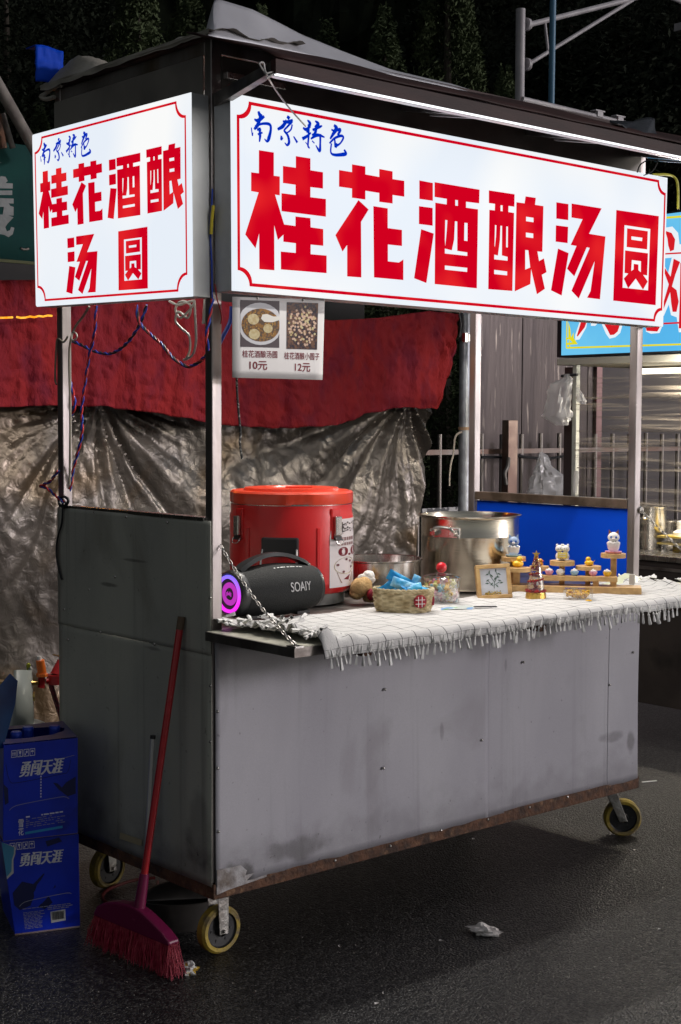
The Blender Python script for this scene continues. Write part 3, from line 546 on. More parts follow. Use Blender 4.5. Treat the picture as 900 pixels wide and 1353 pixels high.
MB().hexa([ax_(.03, x, y) for x, y in ((267, 428), (272, 428), (273, 428), (268, 428))], [ax_(.03, x, y)+Vector((.004, 0, 0)) for x, y in ((267, 395), (272, 395), (273, 395), (268, 395))]).build('wire_stub', WW, cart)
# cord over the front sign, red ribbon
STR = pm('zip_cord', (.5, .49, .47), rough=.4)
cable('cord', 'thin white cord knotted on the awning bar and hanging over the long sign', 'cord', [Vector(p) for p in ([ay_(-.30, x, y) for x, y in ((352, 98), (346, 90), (343, 84), (348, 83), (350, 92), (354, 102))]+[ay_(-.2, 368, 124), ay_(-.10, 385, 146), ay_(-.085, 404, 167)])], .002, STR)
cable('cord', 'short white cord end looping off the knot on the awning bar', 'cord', [ay_(-.31, x, y) for x, y in ((352, 104), (358, 100), (362, 95), (352, 97))], .0018, STR)
cable('ribbon', 'red ribbon knotted at the top left corner of the long sign', 'ribbon', [ay_(-.03, x, y) for x, y in ((308, 112), (300, 116), (297, 126), (298, 138), (296, 147))], .0035, pm('red_ribbon', (.5, .02, .02), rough=.6))
cable('cable_loop', 'thin dark loop of cable above the right end of the long sign', 'cable', [ay_(-.07, x, y) for x, y in ((842, 228), (846, 218), (856, 212), (868, 214), (862, 226), (850, 232))], .002, WK)
cable('tape_strip', 'yellow cord curling down off the right end of the long sign', 'cord', [ay_(.0, x, y) for x, y in ((862, 231), (882, 231), (893, 236), (896, 250), (896, 276))], .004, pm('yellow_cord', (.62, .6, .05), rough=.5))
# ================================================================ ON THE ROOF
FOIL = pm('grey_sheet', (.6, .6, .64), (.5, .5, .54), sc=5, rough=.5, metal=.2, bump=.15, bsc=12)
up = [(275, 45), (285, -2), (330, 14), (395, 48), (450, 68), (520, 92), (600, 110), (700, 142), (800, 172)]
dn = [(275, 47), (285, 50), (330, 57), (395, 70), (450, 84), (520, 100), (600, 117), (700, 147), (800, 176)]
def shp(u, v):
    k = u*(len(up)-1); j = min(int(k), len(up)-2); t = k-j
    a = ay_(.06, *[up[j][i]*(1-t)+up[j+1][i]*t for i in (0, 1)]); b = ay_(-.02, *[dn[j][i]*(1-t)+dn[j+1][i]*t for i in (0, 1)])
    p = b.lerp(a, v); return p+Vector((0, .012*math.sin(u*8+v*2)*v, 0))
MB().grid(shp, 60, 10).build('roof_sheet', FOIL, None, base=(.5, 0, 2.15), smooth=True, solid=.003, label='grey metal sheet lying on the roof with its left corner bent up', category='metal sheet')
CLO = pm('roof_cloth', (.38, .35, .30), (.26, .24, .2), sc=9, rough=.85, bump=.4, bsc=30)
def clf(u, v):
    y = -.02+.75*v; x = -.02+.28*u
    h = 2.152+.055*math.exp(-((v-.86)/.16)**2)*(1-.2*u)+.028*math.exp(-((v-.35)/.3)**2)*(.4+.6*u)+.02*noise.noise(Vector((x*14, y*9, 0)))*min(1, u*4)+.008*noise.noise(Vector((x*40, y*30, 3)))
    if u < .12: h = 2.151+(h-2.151)*(u/.12)
    return (x, y, max(2.1505, h))
g = MB().grid(clf, 30, 70)
g.grid(lambda u, v: (-.022-.004*noise.noise(Vector((v*9, u*3, 1))), -.02+.75*v, 2.152-(.012+.018*abs(noise.noise(Vector((v*7, 2, 2)))))*u), 4, 70)
g.build('roof_cloth', CLO, None, base=(.1, .35, 2.15), smooth=True, label='crumpled grey brown tarpaulin on the left end of the roof', category='tarpaulin')
g = MB(); 
g.grid(lambda u, v: (-.052+.082*u+.003*noise.noise(Vector((u*4, v*4, 0))), .70+.004*noise.noise(Vector((u*6, v*5, 1))), 2.153+.092*v+.003*math.sin(u*5)), 12, 12)
g.grid(lambda u, v: (-.052+.082*u+.003*noise.noise(Vector((u*4, 4, 0))), .70+.05*v, 2.245+.003*math.sin(u*5)), 12, 4)
g.build('blue_sheet', BLUEP, None, base=(0, .7, 2.15), smooth=True, solid=.003, label='small bright blue plastic sheet standing on the rear left roof corner', category='plastic sheet')
MB().tube([ax_(-.01, x, y) for x, y in ((82, 112), (70, 116), (60, 124), (54, 128), (62, 131), (72, 128))], .006, 6, sub=4).build('cloth_scrap', CLO, None, base=(0, .7, 2.1), smooth=True, label='scrap of pale cloth poking out under the blue sheet on the roof corner', category='cloth scrap')
BAG = pm('black_film', (.02, .022, .03), rough=.3, bump=.3, bsc=30)
pts = [(808, 160), (822, 156), (860, 159), (864, 158), (872, 186), (845, 178), (830, 172)]
def flap(u, v):
    a = ay_(-.22, 806+58*u, 159+2*math.sin(u*6)); b = ay_(-.30, 812+60*u, 164+22*u); return a.lerp(b, v)+Vector((0, .006*math.sin(u*12+v*4), .003*math.sin(u*9)))
MB().grid(flap, 20, 8).build('plastic_flap', BAG, None, base=flap(.5, .5), smooth=True, solid=.002, label='torn black plastic flap lifting off the right end of the roof', category='plastic flap')
# ================================================================ TABLECLOTH
CLW = bpy.data.materials.new('checked_cloth'); CLW.use_nodes = True
def mk_cloth(m):
    n = m.node_tree.nodes; L = m.node_tree.links; b = n['Principled BSDF']; tc = n.new('ShaderNodeTexCoord')
    nz = n.new('ShaderNodeTexNoise'); nz.inputs['Scale'].default_value = 9; nz.inputs['Detail'].default_value = 2; L.new(tc.outputs['UV'], nz.inputs['Vector'])
    av = n.new('ShaderNodeVectorMath'); av.operation = 'MULTIPLY_ADD'; av.inputs[1].default_value = (.022, .022, 0); L.new(nz.outputs['Color'], av.inputs[0]); L.new(tc.outputs['UV'], av.inputs[2])
    sp = n.new('ShaderNodeSeparateXYZ'); L.new(av.outputs[0], sp.inputs[0]); outs = []
    for i, sc_ in ((0, 21.), (1, 24.)):
        mu = n.new('ShaderNodeMath'); mu.operation = 'MULTIPLY'; mu.inputs[1].default_value = sc_; L.new(sp.outputs[i], mu.inputs[0])
        fr = n.new('ShaderNodeMath'); fr.operation = 'FRACT'; L.new(mu.outputs[0], fr.inputs[0])
        lt = n.new('ShaderNodeMath'); lt.operation = 'LESS_THAN'; lt.inputs[1].default_value = .05; L.new(fr.outputs[0], lt.inputs[0]); outs.append(lt)
    mx = n.new('ShaderNodeMath'); mx.operation = 'MAXIMUM'; L.new(outs[0].outputs[0], mx.inputs[0]); L.new(outs[1].outputs[0], mx.inputs[1])
    mf = n.new('ShaderNodeMath'); mf.operation = 'MULTIPLY'; mf.inputs[1].default_value = .92; L.new(mx.outputs[0], mf.inputs[0])
    c = n.new('ShaderNodeMix'); c.data_type = 'RGBA'; c.inputs[6].default_value = (.56, .55, .54, 1); c.inputs[7].default_value = (.05, .05, .055, 1); L.new(mf.outputs[0], c.inputs[0]); L.new(c.outputs[2], b.inputs['Base Color'])
    b.inputs['Roughness'].default_value = .9
    n2 = n.new('ShaderNodeTexNoise'); n2.inputs['Scale'].default_value = 260; L.new(tc.outputs['Object'], n2.inputs['Vector'])
    bp = n.new('ShaderNodeBump'); bp.inputs['Strength'].default_value = .3; bp.inputs['Distance'].default_value = .004; L.new(n2.outputs[0], bp.inputs['Height']); L.new(bp.outputs[0], b.inputs['Normal'])
mk_cloth(CLW)
cb = Vector((.8, -.18, TZ))
def edge_x(t):   # left edge runs diagonally, t = 0 at the back, 1 at the front
    return .02+.12*t
NU, NV = 150, 44
def cloth(u, v):
    # v 0 back edge .. .8 front edge of the tray .. 1 lower hem
    t = min(v/.8, 1); x0 = .01+.035*t; x1 = 1.50+.04*math.sin(t*3)
    x = x0+(x1-x0)*u; y = .02+(-.335-.02)*t+.008*math.sin(x*6)*(t > .9)
    z = TZ+.004+.0035*(noise.noise(Vector((x*12, y*18, 0)))+.5)+.004*max(0, noise.noise(Vector((x*5, y*9, 4))))
    # rumpled left end and right end
    e = max(0, 1-u/.10); z += .045*e*abs(noise.noise(Vector((x*24, y*22, 1))))+.008*e; x += .02*e*noise.noise(Vector((x*20, y*22, 7)))
    e = max(0, (u-.93)/.07); z += .022*e*(.5+noise.noise(Vector((x*22, y*20, 6))))
    if v > .8:
        k = (v-.8)/.2; hang = .027+.005*math.sin(x*4+1); a = min(1, k*3)
        y = -.335-.012*a-.008*k*math.sin(x*23+noise.noise(Vector((x*4, 0, 0)))*4)*.9+.008*math.sin(x*6)*(1-k)
        z = z*(1-a)+(TZ+.004-hang*k)*a if a < 1 else TZ+.004-hang*k
    return Vector((x, y, z))
g = MB().grid(lambda u, v: cloth(u, v), NU, NV)
cl = g.build('tablecloth', CLW, None, base=cb, smooth=True, solid=.0018, label='off white tablecloth with thin dark grid lines and tassels on the front tray', category='tablecloth')
uvl = cl.data.uv_layers.new(name='UVMap')
vc = [(cloth(i/NU, j/NV).x, (j/NV)*.46) for j in range(NV+1) for i in range(NU+1)]
for lp in cl.data.loops: uvl.data[lp.index].uv = vc[lp.vertex_index]
TAS = pm('tassel_yarn', (.8, .79, .77), rough=.9)
def tassel_mesh(seed):
    g = MB(); g.lathe([(.0008, 0), (.0012, -.010), (.0035, -.012), (.0042, -.0155), (.003, -.018), (.0042, -.024), (.006, -.038), (.0052, -.042)], n=7, fn=lambda t, k: 1+.3*math.sin(t*3+seed)*k)
    return g.mesh('tassel', TAS, smooth_=60)
TM = [tassel_mesh(i) for i in range(3)]
hem = lambda u: cloth(u, 1)
NT = 92
for i in range(NT):
    u = (i+.5)/NT*.985+.005; p = hem(u)+Vector((0, .0, .006)); s = .6+.4*random.random()**1.5
    inst('tassel', TM[i % 3], cl, Matrix.Translation(p+Vector((random.uniform(-.003, .003), -.004, 0))) @ Matrix.Rotation(random.uniform(-.25, .25), 4, 'Y') @ Matrix.Rotation(random.uniform(-.2, .1), 4, 'X') @ Matrix.Rotation(random.random()*6, 4, 'Z') @ Matrix.Diagonal((s*.75, s*.75, s, 1)))
for i in range(NT):                                   # the upper row of fringe lying on the hem
    if i % 2: continue
    u = (i+.3)/NT*.985+.005; p = cloth(u, .88)+Vector((0, -.008, .006))
    inst('tassel', TM[i % 3], cl, Matrix.Translation(p) @ Matrix.Rotation(random.uniform(-.35, .45), 4, 'Y') @ Matrix.Rotation(random.uniform(-.1, .1), 4, 'X') @ Matrix.Diagonal((.5, .5, .55, 1)))
for i in range(44):                                   # curled along the left edge
    t = .14+.86*i/43; p = cloth(.0, t*.8)+Vector((random.uniform(-.008, .02), random.uniform(-.01, .01), .012))
    inst('tassel', TM[i % 3], cl, Matrix.Translation(p) @ Matrix.Rotation(random.uniform(0, 6), 4, 'Z') @ Matrix.Rotation(R(random.uniform(65, 110)), 4, 'Y') @ Matrix.Scale(.75, 4))
for i in range(26):
    t = i/25; p = cloth(1, t*.8)+Vector((random.uniform(-.01, .02), 0, .006))
    inst('tassel', TM[i % 3], cl, Matrix.Translation(p) @ Matrix.Rotation(random.uniform(-1, 1), 4, 'Z') @ Matrix.Rotation(R(random.uniform(-40, -100)), 4, 'Y') @ Matrix.Scale(.75, 4))
g = MB()
for k in range(0):
    g.tube([cloth(.0, .08+.15*k)+Vector((random.uniform(-.015, .02), 0, .004)), cloth(.01, .14+.15*k)+Vector((.0, 0, .02)), cloth(.015, .22+.15*k)+Vector((.01, 0, .006))], .007, 8, sub=5)
# pale plastic sheet curling up behind the right end of the cloth
def curl(u, v):
    p = Vector((1.36+.30*u, -.03-.2*v, TZ+.0015))
    return p+Vector((0, 0, .035*max(0, 1-v*3)**2*max(0, 1-abs(u-.45)*2.2)))
MB().grid(curl, 16, 20).build('plastic_sheet', pm('cream_plastic', (.62, .64, .46), rough=.35), None, base=(1.5, -.1, TZ), smooth=True, solid=.0015, label='pale cream plastic sheet curling up at the foot of the right front post', category='plastic sheet')
# ================================================================ CHAINS
def link_mesh():
    pts = []
    for i in range(20):
        a = 2*math.pi*i/20; pts.append(Vector((math.cos(a)*.0038, 0, math.sin(a)*.0038+(.006 if math.sin(a) > 0 else -.006))))
    return MB().tube(pts, .0014, 6, closed=True).mesh('link', pm('chain_steel', (.42, .4, .38), rough=.35, metal=.9), smooth_=True)
LK = link_mesh()
def chain(label, a, b, sag, n):
    t = thing('chain', label, 'chain', b, 'chains holding up the front tray')
    sp = [a.lerp(b, i/(n-1))-Vector((0, 0, sag*4*(i/(n-1))*(1-i/(n-1)))) for i in range(n)]
    for i in range(n):
        d = (sp[min(i+1, n-1)]-sp[max(i-1, 0)]).normalized()
        inst('link', LK, t, Matrix.Translation(sp[i]) @ d.to_track_quat('Z', 'Y').to_matrix().to_4x4() @ Matrix.Rotation(R(90*(i % 2)+20), 4, 'Z') @ Matrix.Scale((a-b).length/n/.0145, 4))
chain('steel chain from the corner post down to the left front corner of the tray', Vector((.022, -.004, .985)), Vector((-.012, -.318, TZ+.004)), .018, 32)
chain('steel chain from the right front post down to the right end of the tray', Vector((1.6, -.004, 1.01)), Vector((1.612, -.318, TZ+.004)), .012, 32)
MB().box(-.024, -.002, -.332, -.30, TZ, TZ+.003).build('chain_eye', STEEL, cart)
MB().cyl((1.6, -.006, 1.01), (1.6, .0, 1.01), .01).build('chain_eye', STEEL, cart)
# ================================================================ RED INSULATED KEG
VD = Vector((.66, .75, 0)).normalized()           # away from the viewer on the ground
def facing(px, py, z, turn=0, depth=0):
    """frame standing on height z at that point: X right, Y away, Z up"""
    p = az_(z, px, py); d = Vector((p.x-CAM.x, p.y-CAM.y, 0)).normalized(); p = p+d*depth
    a = math.atan2(d.y, d.x)-math.pi/2+turn
    return Matrix.Translation(p) @ Matrix.Rotation(a, 4, 'Z'), (p-CAM).dot(FW)/FPX
REDP = pm('red_keg_plastic', (.64, .010, .012), (.55, .008, .010), sc=6, rough=.38, bump=.06, bsc=30, coat=.2)
REDO = pm('orange_red_lid', (.72, .055, .02), rough=.35, bump=.04, bsc=30, coat=.2)
M, s = facing(385, 802, TZ, 0, .155)
kb = M.translation.copy()
keg = thing('insulated_keg', 'round red insulated food keg with orange lid behind the black loudspeaker', 'keg', kb)
KR = 81*s; kz = lambda py, s=s: (802-py)*s*.985
K = lambda: MB(M)
K().cyl((0, 0, 0), (0, 0, kz(783)), KR*.87, n=40).build('keg_foot', pm('grey_foot', (.12, .12, .11), (.2, .2, .18), sc=20, rough=.7), keg, smooth=40)
K().lathe([(KR*.93, kz(787)), (KR*.99, kz(781)), (KR, kz(772)), (KR, kz(688)), (KR*.985, kz(682)), (KR*.985, kz(672))], n=72).build('keg_body', REDP, keg, smooth=50)
K().lathe([(KR*.975, kz(672)), (KR*.975, kz(670))], n=60).build('rim_seal', STEEL, keg)
def notch(t, k): return 1.0 if (math.degrees(t) % 90) > 16 else .965
lid = K().lathe([(KR*.99, kz(671)), (KR*1.0, kz(669)), (KR*1.0, kz(657)), (KR*.975, kz(654.5)), (KR*.78, kz(654.5)), (KR*.76, kz(651)), (KR*.42, kz(650.5)), (KR*.40, kz(652)), (0, kz(652))], n=90, fn=lambda t, k: notch(t, k) if k < .45 else 1).build('keg_lid', REDO, keg, smooth=35)
K().box(-KR*.1, KR*.35, -.008, .008, kz(652), kz(649.5)).build('lid_grip', REDO, lid, bevel=.002)
def on_keg(px, rad=1.0, s=s): # local angle for a photo column
    u = max(-.995, min(.995, (px-384.5)*s/(KR*rad))); return -math.pi/2+math.asin(u)
def kp(px, py, rad=1.0, out=0):
    a = on_keg(px, 1.0); r = KR*rad+out; return Vector((r*math.cos(a), r*math.sin(a), kz(py)))
for px in (318, 441):
    a = on_keg(px); ML = M @ Matrix.Rotation(a+math.pi/2, 4, 'Z') @ Matrix.Translation((0, -KR, 0))
    rec = MB(ML).box(-.017, .017, -.003, .004, kz(716), kz(676)).build('latch_plate', REDP, keg, bevel=.003)
    lt = MB(ML).box(-.0115, .0115, -.013, -.0035, kz(711), kz(686)).build('latch', STEEL, keg, bevel=.002)
    MB(ML).box(-.0105, .0105, -.0125, -.0035, kz(717), kz(711.5)).build('latch_base', BLACKP, lt)
    MB(ML).tube([(-.011, -.006, kz(711)), (-.011, -.014, kz(716)), (-.009, -.016, kz(721)), (.009, -.016, kz(721)), (.016, -.012, kz(718)), (.011, -.006, kz(714))], .0016, 6, sub=3).build('latch_wire', STEEL, lt, smooth=True)
a = on_keg(370); MH = M @ Matrix.Rotation(a+math.pi/2, 4, 'Z') @ Matrix.Translation((0, -KR, 0))
MB(MH).box(-.049, .049, -.006, .012, kz(737), kz(712)).build('handle_mount', BLACKP, keg, bevel=.005)
MB(MH).tube([(-.045, -.008, kz(727)), (-.047, -.018, kz(745)), (-.038, -.02, kz(751)), (.038, -.02, kz(751)), (.047, -.018, kz(745)), (.045, -.008, kz(727))], .0032, 8, sub=4).build('handle_wire', STEEL, keg, smooth=True)
for px0, px1 in ((326, 335), (412, 416), (424, 428)):
    pass
for px in (329, 419):
    a = on_keg(px); MM = M @ Matrix.Rotation(a+math.pi/2, 4, 'Z') @ Matrix.Translation((0, -KR, 0))
    MB(MM).box(-.006, .006, -.003, .003, kz(778), kz(700)).build('body_rib', REDP, keg, bevel=.0025)
# sticker
def stk(u, v, o=0, M=M):                                 # u 0..1 over the sticker, v 0..1 bottom to top
    a0, a1 = on_keg(433), on_keg(433)+R(62); a = a0+(a1-a0)*u; r = KR+.0012+o
    return M @ Vector((r*math.cos(a), r*math.sin(a), kz(779)+(kz(690)-kz(779))*v))
g = MB(); g.grid(lambda u, v: stk(u if v < .8 else u+(.12*(v-.8)/.2)*(1-u), v), 24, 12)
st = g.build('sticker', pm('sticker_paper', (.66, .6, .6), rough=.35), keg, smooth=True)
sk = lambda u, v, o=0: stk(u, v, .0008+o)
text('桂花', (.16, .80, .92, .955), sk, pm('sticker_black', (.03, .02, .02), rough=.4), st, bold=.03)
outline([[(.06, .755), (.3, .785), (.95, .80), (.95, .825), (.5, .80), (.13, .79)]], lambda x, y: sk(x, y), MENUR, st, 'swoosh')
for r_, (a, b) in enumerate(((.68, .73), (.61, .65))):
    for k in range(7): outline([[(.16+k*.075, a), (.215+k*.075, a), (.215+k*.075, b), (.16+k*.075, b)]], lambda x, y: sk(x, y), pm('sticker_grey', (.25, .15, .15), rough=.4), st, 'fine_print')
text('0.0', (.17, .455, .80, .585), sk, MENUR, st, bold=.03)
cupm = pm('print_cup', (.26, .14, .07), (.2, .1, .05), sc=60, rough=.4); top = pm('print_topping', (.52, .45, .26), (.28, .2, .1), sc=130, lo=.45, hi=.55, rough=.4)
outline([[(.14, .22), (.62, .20), (.52, .07), (.24, .06)]], lambda x, y: sk(x, y, 0), cupm, st, 'cup_print')
outline([circ(.38, .31, .30, .125)], lambda x, y: sk(x, y, .0002), top, st, 'cup_print')
for x, y in ((.16, .33), (.3, .22), (.5, .37), (.55, .28), (.38, .4), (.62, .33)): outline([circ(x, y, .035, .018, 10)], lambda a, b: sk(a, b, .0004), pm('print_bean', (.12, .02, .03), rough=.4), st, 'cup_print')
outline([[(.3, .11), (.5, .17), (.45, .09)]], lambda x, y: sk(x, y, .0002), MENUR, st, 'cup_print')
# ================================================================ LOUDSPEAKER
SPK = pm('speaker_mesh', (.008, .009, .009), (.013, .014, .014), sc=300, rough=.65, bump=.3, bsc=500, spec=.25)
SPG = pm('speaker_rubber', (.012, .013, .014), rough=.35)
c0 = ax_(.095, 301, 793); rs = .062; c0.z = TZ+rs+.008
p1 = c0+Vector((.276, .010, 0)); axd = (p1-c0).normalized()
MS = Matrix.Translation(c0) @ axd.to_track_quat('Z', 'Y').to_matrix().to_4x4()      # local Z along the body
spk = thing('loudspeaker', 'black barrel shaped portable loudspeaker with glowing pink ring, in front of the red keg', 'loudspeaker', (c0.x+.15, c0.y, TZ))
Ls = (p1-c0).length; prof = []
for i in range(25):
    t = i/24; prof.append((rs*(.80+.25*math.sin(math.pi*(.10+.80*t)))*(1.0), .028+(Ls-.045)*t))
MB(MS).lathe(prof, n=56).build('speaker_body', SPK, spk, smooth=50)
MB(MS).lathe([(rs*.80, 0), (rs*.87, .003), (rs*.93, .014), (rs*.885, .0275)], n=56).build('end_band', SPG, spk, smooth=50)
MB(MS).lathe([(rs*.86, Ls-.018), (rs*.83, Ls-.006), (rs*.72, Ls)], n=56).build('end_band', SPG, spk, smooth=50)
MB(MS).lathe([(rs*.80, .0), (rs*.7, .008), (rs*.28, .011), (0, .011)], n=48).build('end_cone', BLACKP, spk, smooth=50)
RING = bpy.data.materials.new('glow_ring'); RING.use_nodes = True
def mk_ring(m):
    n = m.node_tree.nodes; L = m.node_tree.links; b = n['Principled BSDF']; tc = n.new('ShaderNodeTexCoord'); sp = n.new('ShaderNodeSeparateXYZ'); L.new(tc.outputs['Object'], sp.inputs[0])
    r = n.new('ShaderNodeMapRange'); zc_ = c0.z-TZ; r.inputs['From Min'].default_value = zc_-.05; r.inputs['From Max'].default_value = zc_+.045; L.new(sp.outputs[2], r.inputs[0])
    c = n.new('ShaderNodeValToRGB'); L.new(r.outputs[0], c.inputs[0]); e = c.color_ramp.elements; e[0].color = (.8, .02, .75, 1); e[1].color = (.18, .15, 1, 1); e[0].position = .3
    L.new(c.outputs[0], b.inputs['Emission Color']); b.inputs['Emission Strength'].default_value = 1.3; b.inputs['Base Color'].default_value = (.1, .05, .1, 1)
mk_ring(RING)
MB(MS).lathe([(rs*.60, .004), (rs*.61, -.001), (rs*.72, -.001), (rs*.74, .004)], n=56).build('light_ring', RING, spk, smooth=50)
GLO = pm('pink_glow', (.62, .05, .6), emis=.8)
MB(MS).lathe([(0, .004), (rs*.22, .004), (rs*.23, .006)], n=30).build('centre_cap', BLACKP, spk)
MB(MS).lathe([(rs*.24, .0065), (rs*.25, .0045), (rs*.44, .0045), (rs*.45, .0065)], n=50).build('light_ring', GLO, spk, smooth=50)
lg = MB(MS)                                                            # monogram
for q in (((-.008, -.006), (-.008, .004)), ((-.004, .006), (-.004, -.003)), ((.004, .006), (.004, -.003)), ((.008, -.006), (.008, .004)), ((-.004, -.003), (.004, .003)), ((-.004, .003), (.004, -.003))):
    a, b = Vector((*q[0], .003)), Vector((*q[1], .003)); lg.tube([a, b], .001, 4)
lg.build('logo', GLO, spk)
hd = []
for i in range(17):
    t = i/16; zz = .03+(Ls-.055)*t; hd.append(Vector((c0+axd*zz))+Vector((0, 0, rs*.86+.034*math.sin(math.pi*t)**.75)))
g = MB(); V = []
for i, p in enumerate(hd):
    d = (hd[min(i+1, 16)]-hd[max(i-1, 0)]).normalized(); up_ = Vector((0, 0, 1)); sdv = d.cross(up_).normalized(); nn = sdv.cross(d).normalized()
    wdt = .015+.004*math.cos(2*math.pi*i/16); V += [p+sdv*wdt-nn*.004, p+sdv*wdt*.7+nn*.005, p-sdv*wdt*.7+nn*.005, p-sdv*wdt-nn*.004]
g.add(V, [(4*i+k, 4*i+(k+1) % 4, 4*i+4+(k+1) % 4, 4*i+4+k) for i in range(16) for k in range(4)]+[(0, 1, 2, 3), (67, 66, 65, 64)])
g.build('handle', SPG, spk, smooth=30)
for t in (.03, Ls-.03):
    p = c0+axd*t+Vector((0, 0, rs*.85)); MB().cyl(p-Vector((0, 0, .008)), p+Vector((0, 0, .006)), .012, .008, 12).build('handle_joint', SPG, spk, smooth=30)
def spf(u, v, o=0):   # map on the barrel side facing the viewer: u along axis 0..1, v degrees 0..1 from -30 to 60
    ang = R(-18+ (62+18)*v); t = u*(Ls-.045); i = u*24; rr = rs*(.80+.25*math.sin(math.pi*(.10+.80*u)))+.0022
    side = Vector((axd.y, -axd.x, 0)); return c0+axd*(.028+t)+side*rr*math.cos(ang)+Vector((0, 0, 1))*rr*math.sin(ang)
text('SOAIY', (.50, .22, .80, .47), spf, pm('logo_grey', (.33, .33, .33), rough=.4), spk, bold=.005)
for i in range(9):
    u = .38+.045*i
    outline([[(u, .955), (u+.02+.01*(i % 3), .955), (u+.02+.01*(i % 3), .985), (u, .985)]], lambda x, y: spf(x, y), pm('icon_white', (.5, .5, .5), rough=.4), spk, 'button_mark')
MB().box(c0.x+.05, c0.x+.09, c0.y-.02, c0.y+.02, TZ+.006, TZ+.014).box(c0.x+.2, c0.x+.24, c0.y-.02, c0.y+.02, TZ+.006, TZ+.014).build('speaker_foot', SPG, spk)
# ================================================================ STEEL BASIN AND POT
M, s = facing(500, 786, TZ, 0, .11)
bz = thing('steel_basin', 'wide shallow steel basin behind the wicker basket', 'basin', M.translation.copy())
h = (786-743)*s*.97; r0 = 56*s
MB(M).lathe([(r0*.86, .002), (r0*.96, .01), (r0, h*.5), (r0, h-.003), (r0*1.045, h), (r0*1.045, h+.003), (r0*.985, h+.002), (r0*.97, h*.5), (r0*.93, .012), (0, .008)], n=60).build('basin_bowl', STEEL, bz, smooth=40)
POTM = pm('pot_steel', (.72, .66, .55), (.55, .5, .42), sc=2, rough=.2, metal=1, rvar=.06, stretch=(1, 1, 7), bump=.05, bsc=40)
M, s = facing(620, 782, TZ, 0, .142)
pot = thing('stock_pot', 'tall open stainless steel stock pot beside the blue board', 'pot', M.translation.copy())
pr = 64*s; phh = (782-687)*s*.985
MB(M).lathe([(pr*.97, 0), (pr, .006), (pr, phh*.72), (pr*1.004, phh*.725), (pr*1.004, phh*.74), (pr, phh*.745), (pr, phh-.004), (pr*1.055, phh), (pr*1.06, phh+.004), (pr*1.0, phh+.004), (pr*.975, phh-.006), (pr*.975, .02), (0, .015)], n=72).build('pot_body', POTM, pot, smooth=40)
a = -math.pi/2+math.asin(-30/64); MH = M @ Matrix.Rotation(a+math.pi/2, 4, 'Z') @ Matrix.Translation((0, -pr, 0))
hz = phh*.80
MB(MH).box(-.045, .045, -.004, .004, hz-.016, hz+.016).build('handle_plate', STEEL, pot, bevel=.003)
for sx in (-1, 1):
    MB(MH).cyl((sx*.032, -.024, hz), (sx*.032, 0, hz), .008, .010, 12).build('handle_lug', STEEL, pot, smooth=30)
for x in (-.04, .04):
    for z in (-.01, .01): inst('rivet', scr, pot, MH @ Matrix.Translation((x, -.0035, hz+z)) @ Matrix.Rotation(R(-90), 4, 'X'))
MB(MH).tube([(-.034, -.012, hz), (-.036, -.024, hz+.008), (-.02, -.028, hz+.016), (.02, -.028, hz+.016), (.036, -.024, hz+.006), (.034, -.012, hz)], .0045, 8, sub=4).build('pot_handle', STEEL, pot, smooth=True)
# ================================================================ BASKET
M, s = facing(533, 811, TZ+.006, 0, .045)
WIC = pm('wicker', (.62, .52, .32), (.36, .27, .13), sc=25, rough=.6, bump=.3, bsc=90)
bk = thing('wicker_basket', 'small woven basket with a red checked button, full of blue packets', 'basket', M.translation.copy())
bw_, bh = 39*s, 31*s
def wf(t, k): return 1
NB_, MB_ = 96, 24; g = MB(M); V = []
for shell in (0, 1):
    for j in range(MB_+1):
        k = j/MB_
        for i in range(NB_):
            t = 2*math.pi*i/NB_; ci = int(i/4); rj = int(j/3)
            q = 1 if (ci+rj) % 2 else -1
            bulge = q*.0032*abs(math.sin(math.pi*((i % 4)+.5)/4))*abs(math.sin(math.pi*((j % 3)+.5)/3))
            rr = (.90+.12*math.sin(k*2.0)); off = bulge if not shell else -.004
            V.append(Vector(((bw_*rr+off)*math.cos(t), (bw_*.66*rr+off)*math.sin(t), bh*k*.93+.002*math.sin(t*2))))
F = []
for shell in (0, 1):
    o = shell*(MB_+1)*NB_
    for j in range(MB_):
        for i in range(NB_): F.append((o+j*NB_+i, o+j*NB_+(i+1) % NB_, o+(j+1)*NB_+(i+1) % NB_, o+(j+1)*NB_+i))
F += [(MB_*NB_+i, MB_*NB_+(i+1) % NB_, (2*MB_+1)*NB_+(i+1) % NB_, (2*MB_+1)*NB_+i) for i in range(NB_)]+[tuple(range(NB_))]
g.add(V, F); g.build('basket_wall', WIC, bk)
g = MB(M)
for ph_ in (0, math.pi):
    g.tube([(bw_*1.01*math.cos(t), bw_*.67*math.sin(t), bh*.95+.003*math.sin(t*17+ph_)) for t in [2*math.pi*i/90 for i in range(90)]], .0032, 6, closed=True)
g.build('basket_rim', WIC, bk, smooth=True)
PLAID = pm('red_plaid', (.38, .012, .02), (.2, .01, .03), sc=90, rough=.8); 
MB(M @ Matrix.Translation((22*s, -bw_*.66*.93, bh*.52)) @ Matrix.Rotation(R(90), 4, 'X') @ Matrix.Rotation(R(24), 4, 'Y')).lathe([(0, .006), (.012, .005), (.0165, .002), (.0165, -.004)], n=20).build('button', PLAID, bk, smooth=40)
pb = M @ Matrix.Translation((22*s, -bw_*.66*.93-.0067, bh*.52)) @ Matrix.Rotation(R(24), 4, 'Z')
g = MB(pb)
for k in (-.005, .005): g.box(k-.0007, k+.0007, -.0007, .0002, -.013, .013).box(-.013, .013, -.0008, .0001, k-.0007, k+.0007)
g.build('button_thread', WHITEP, bk)
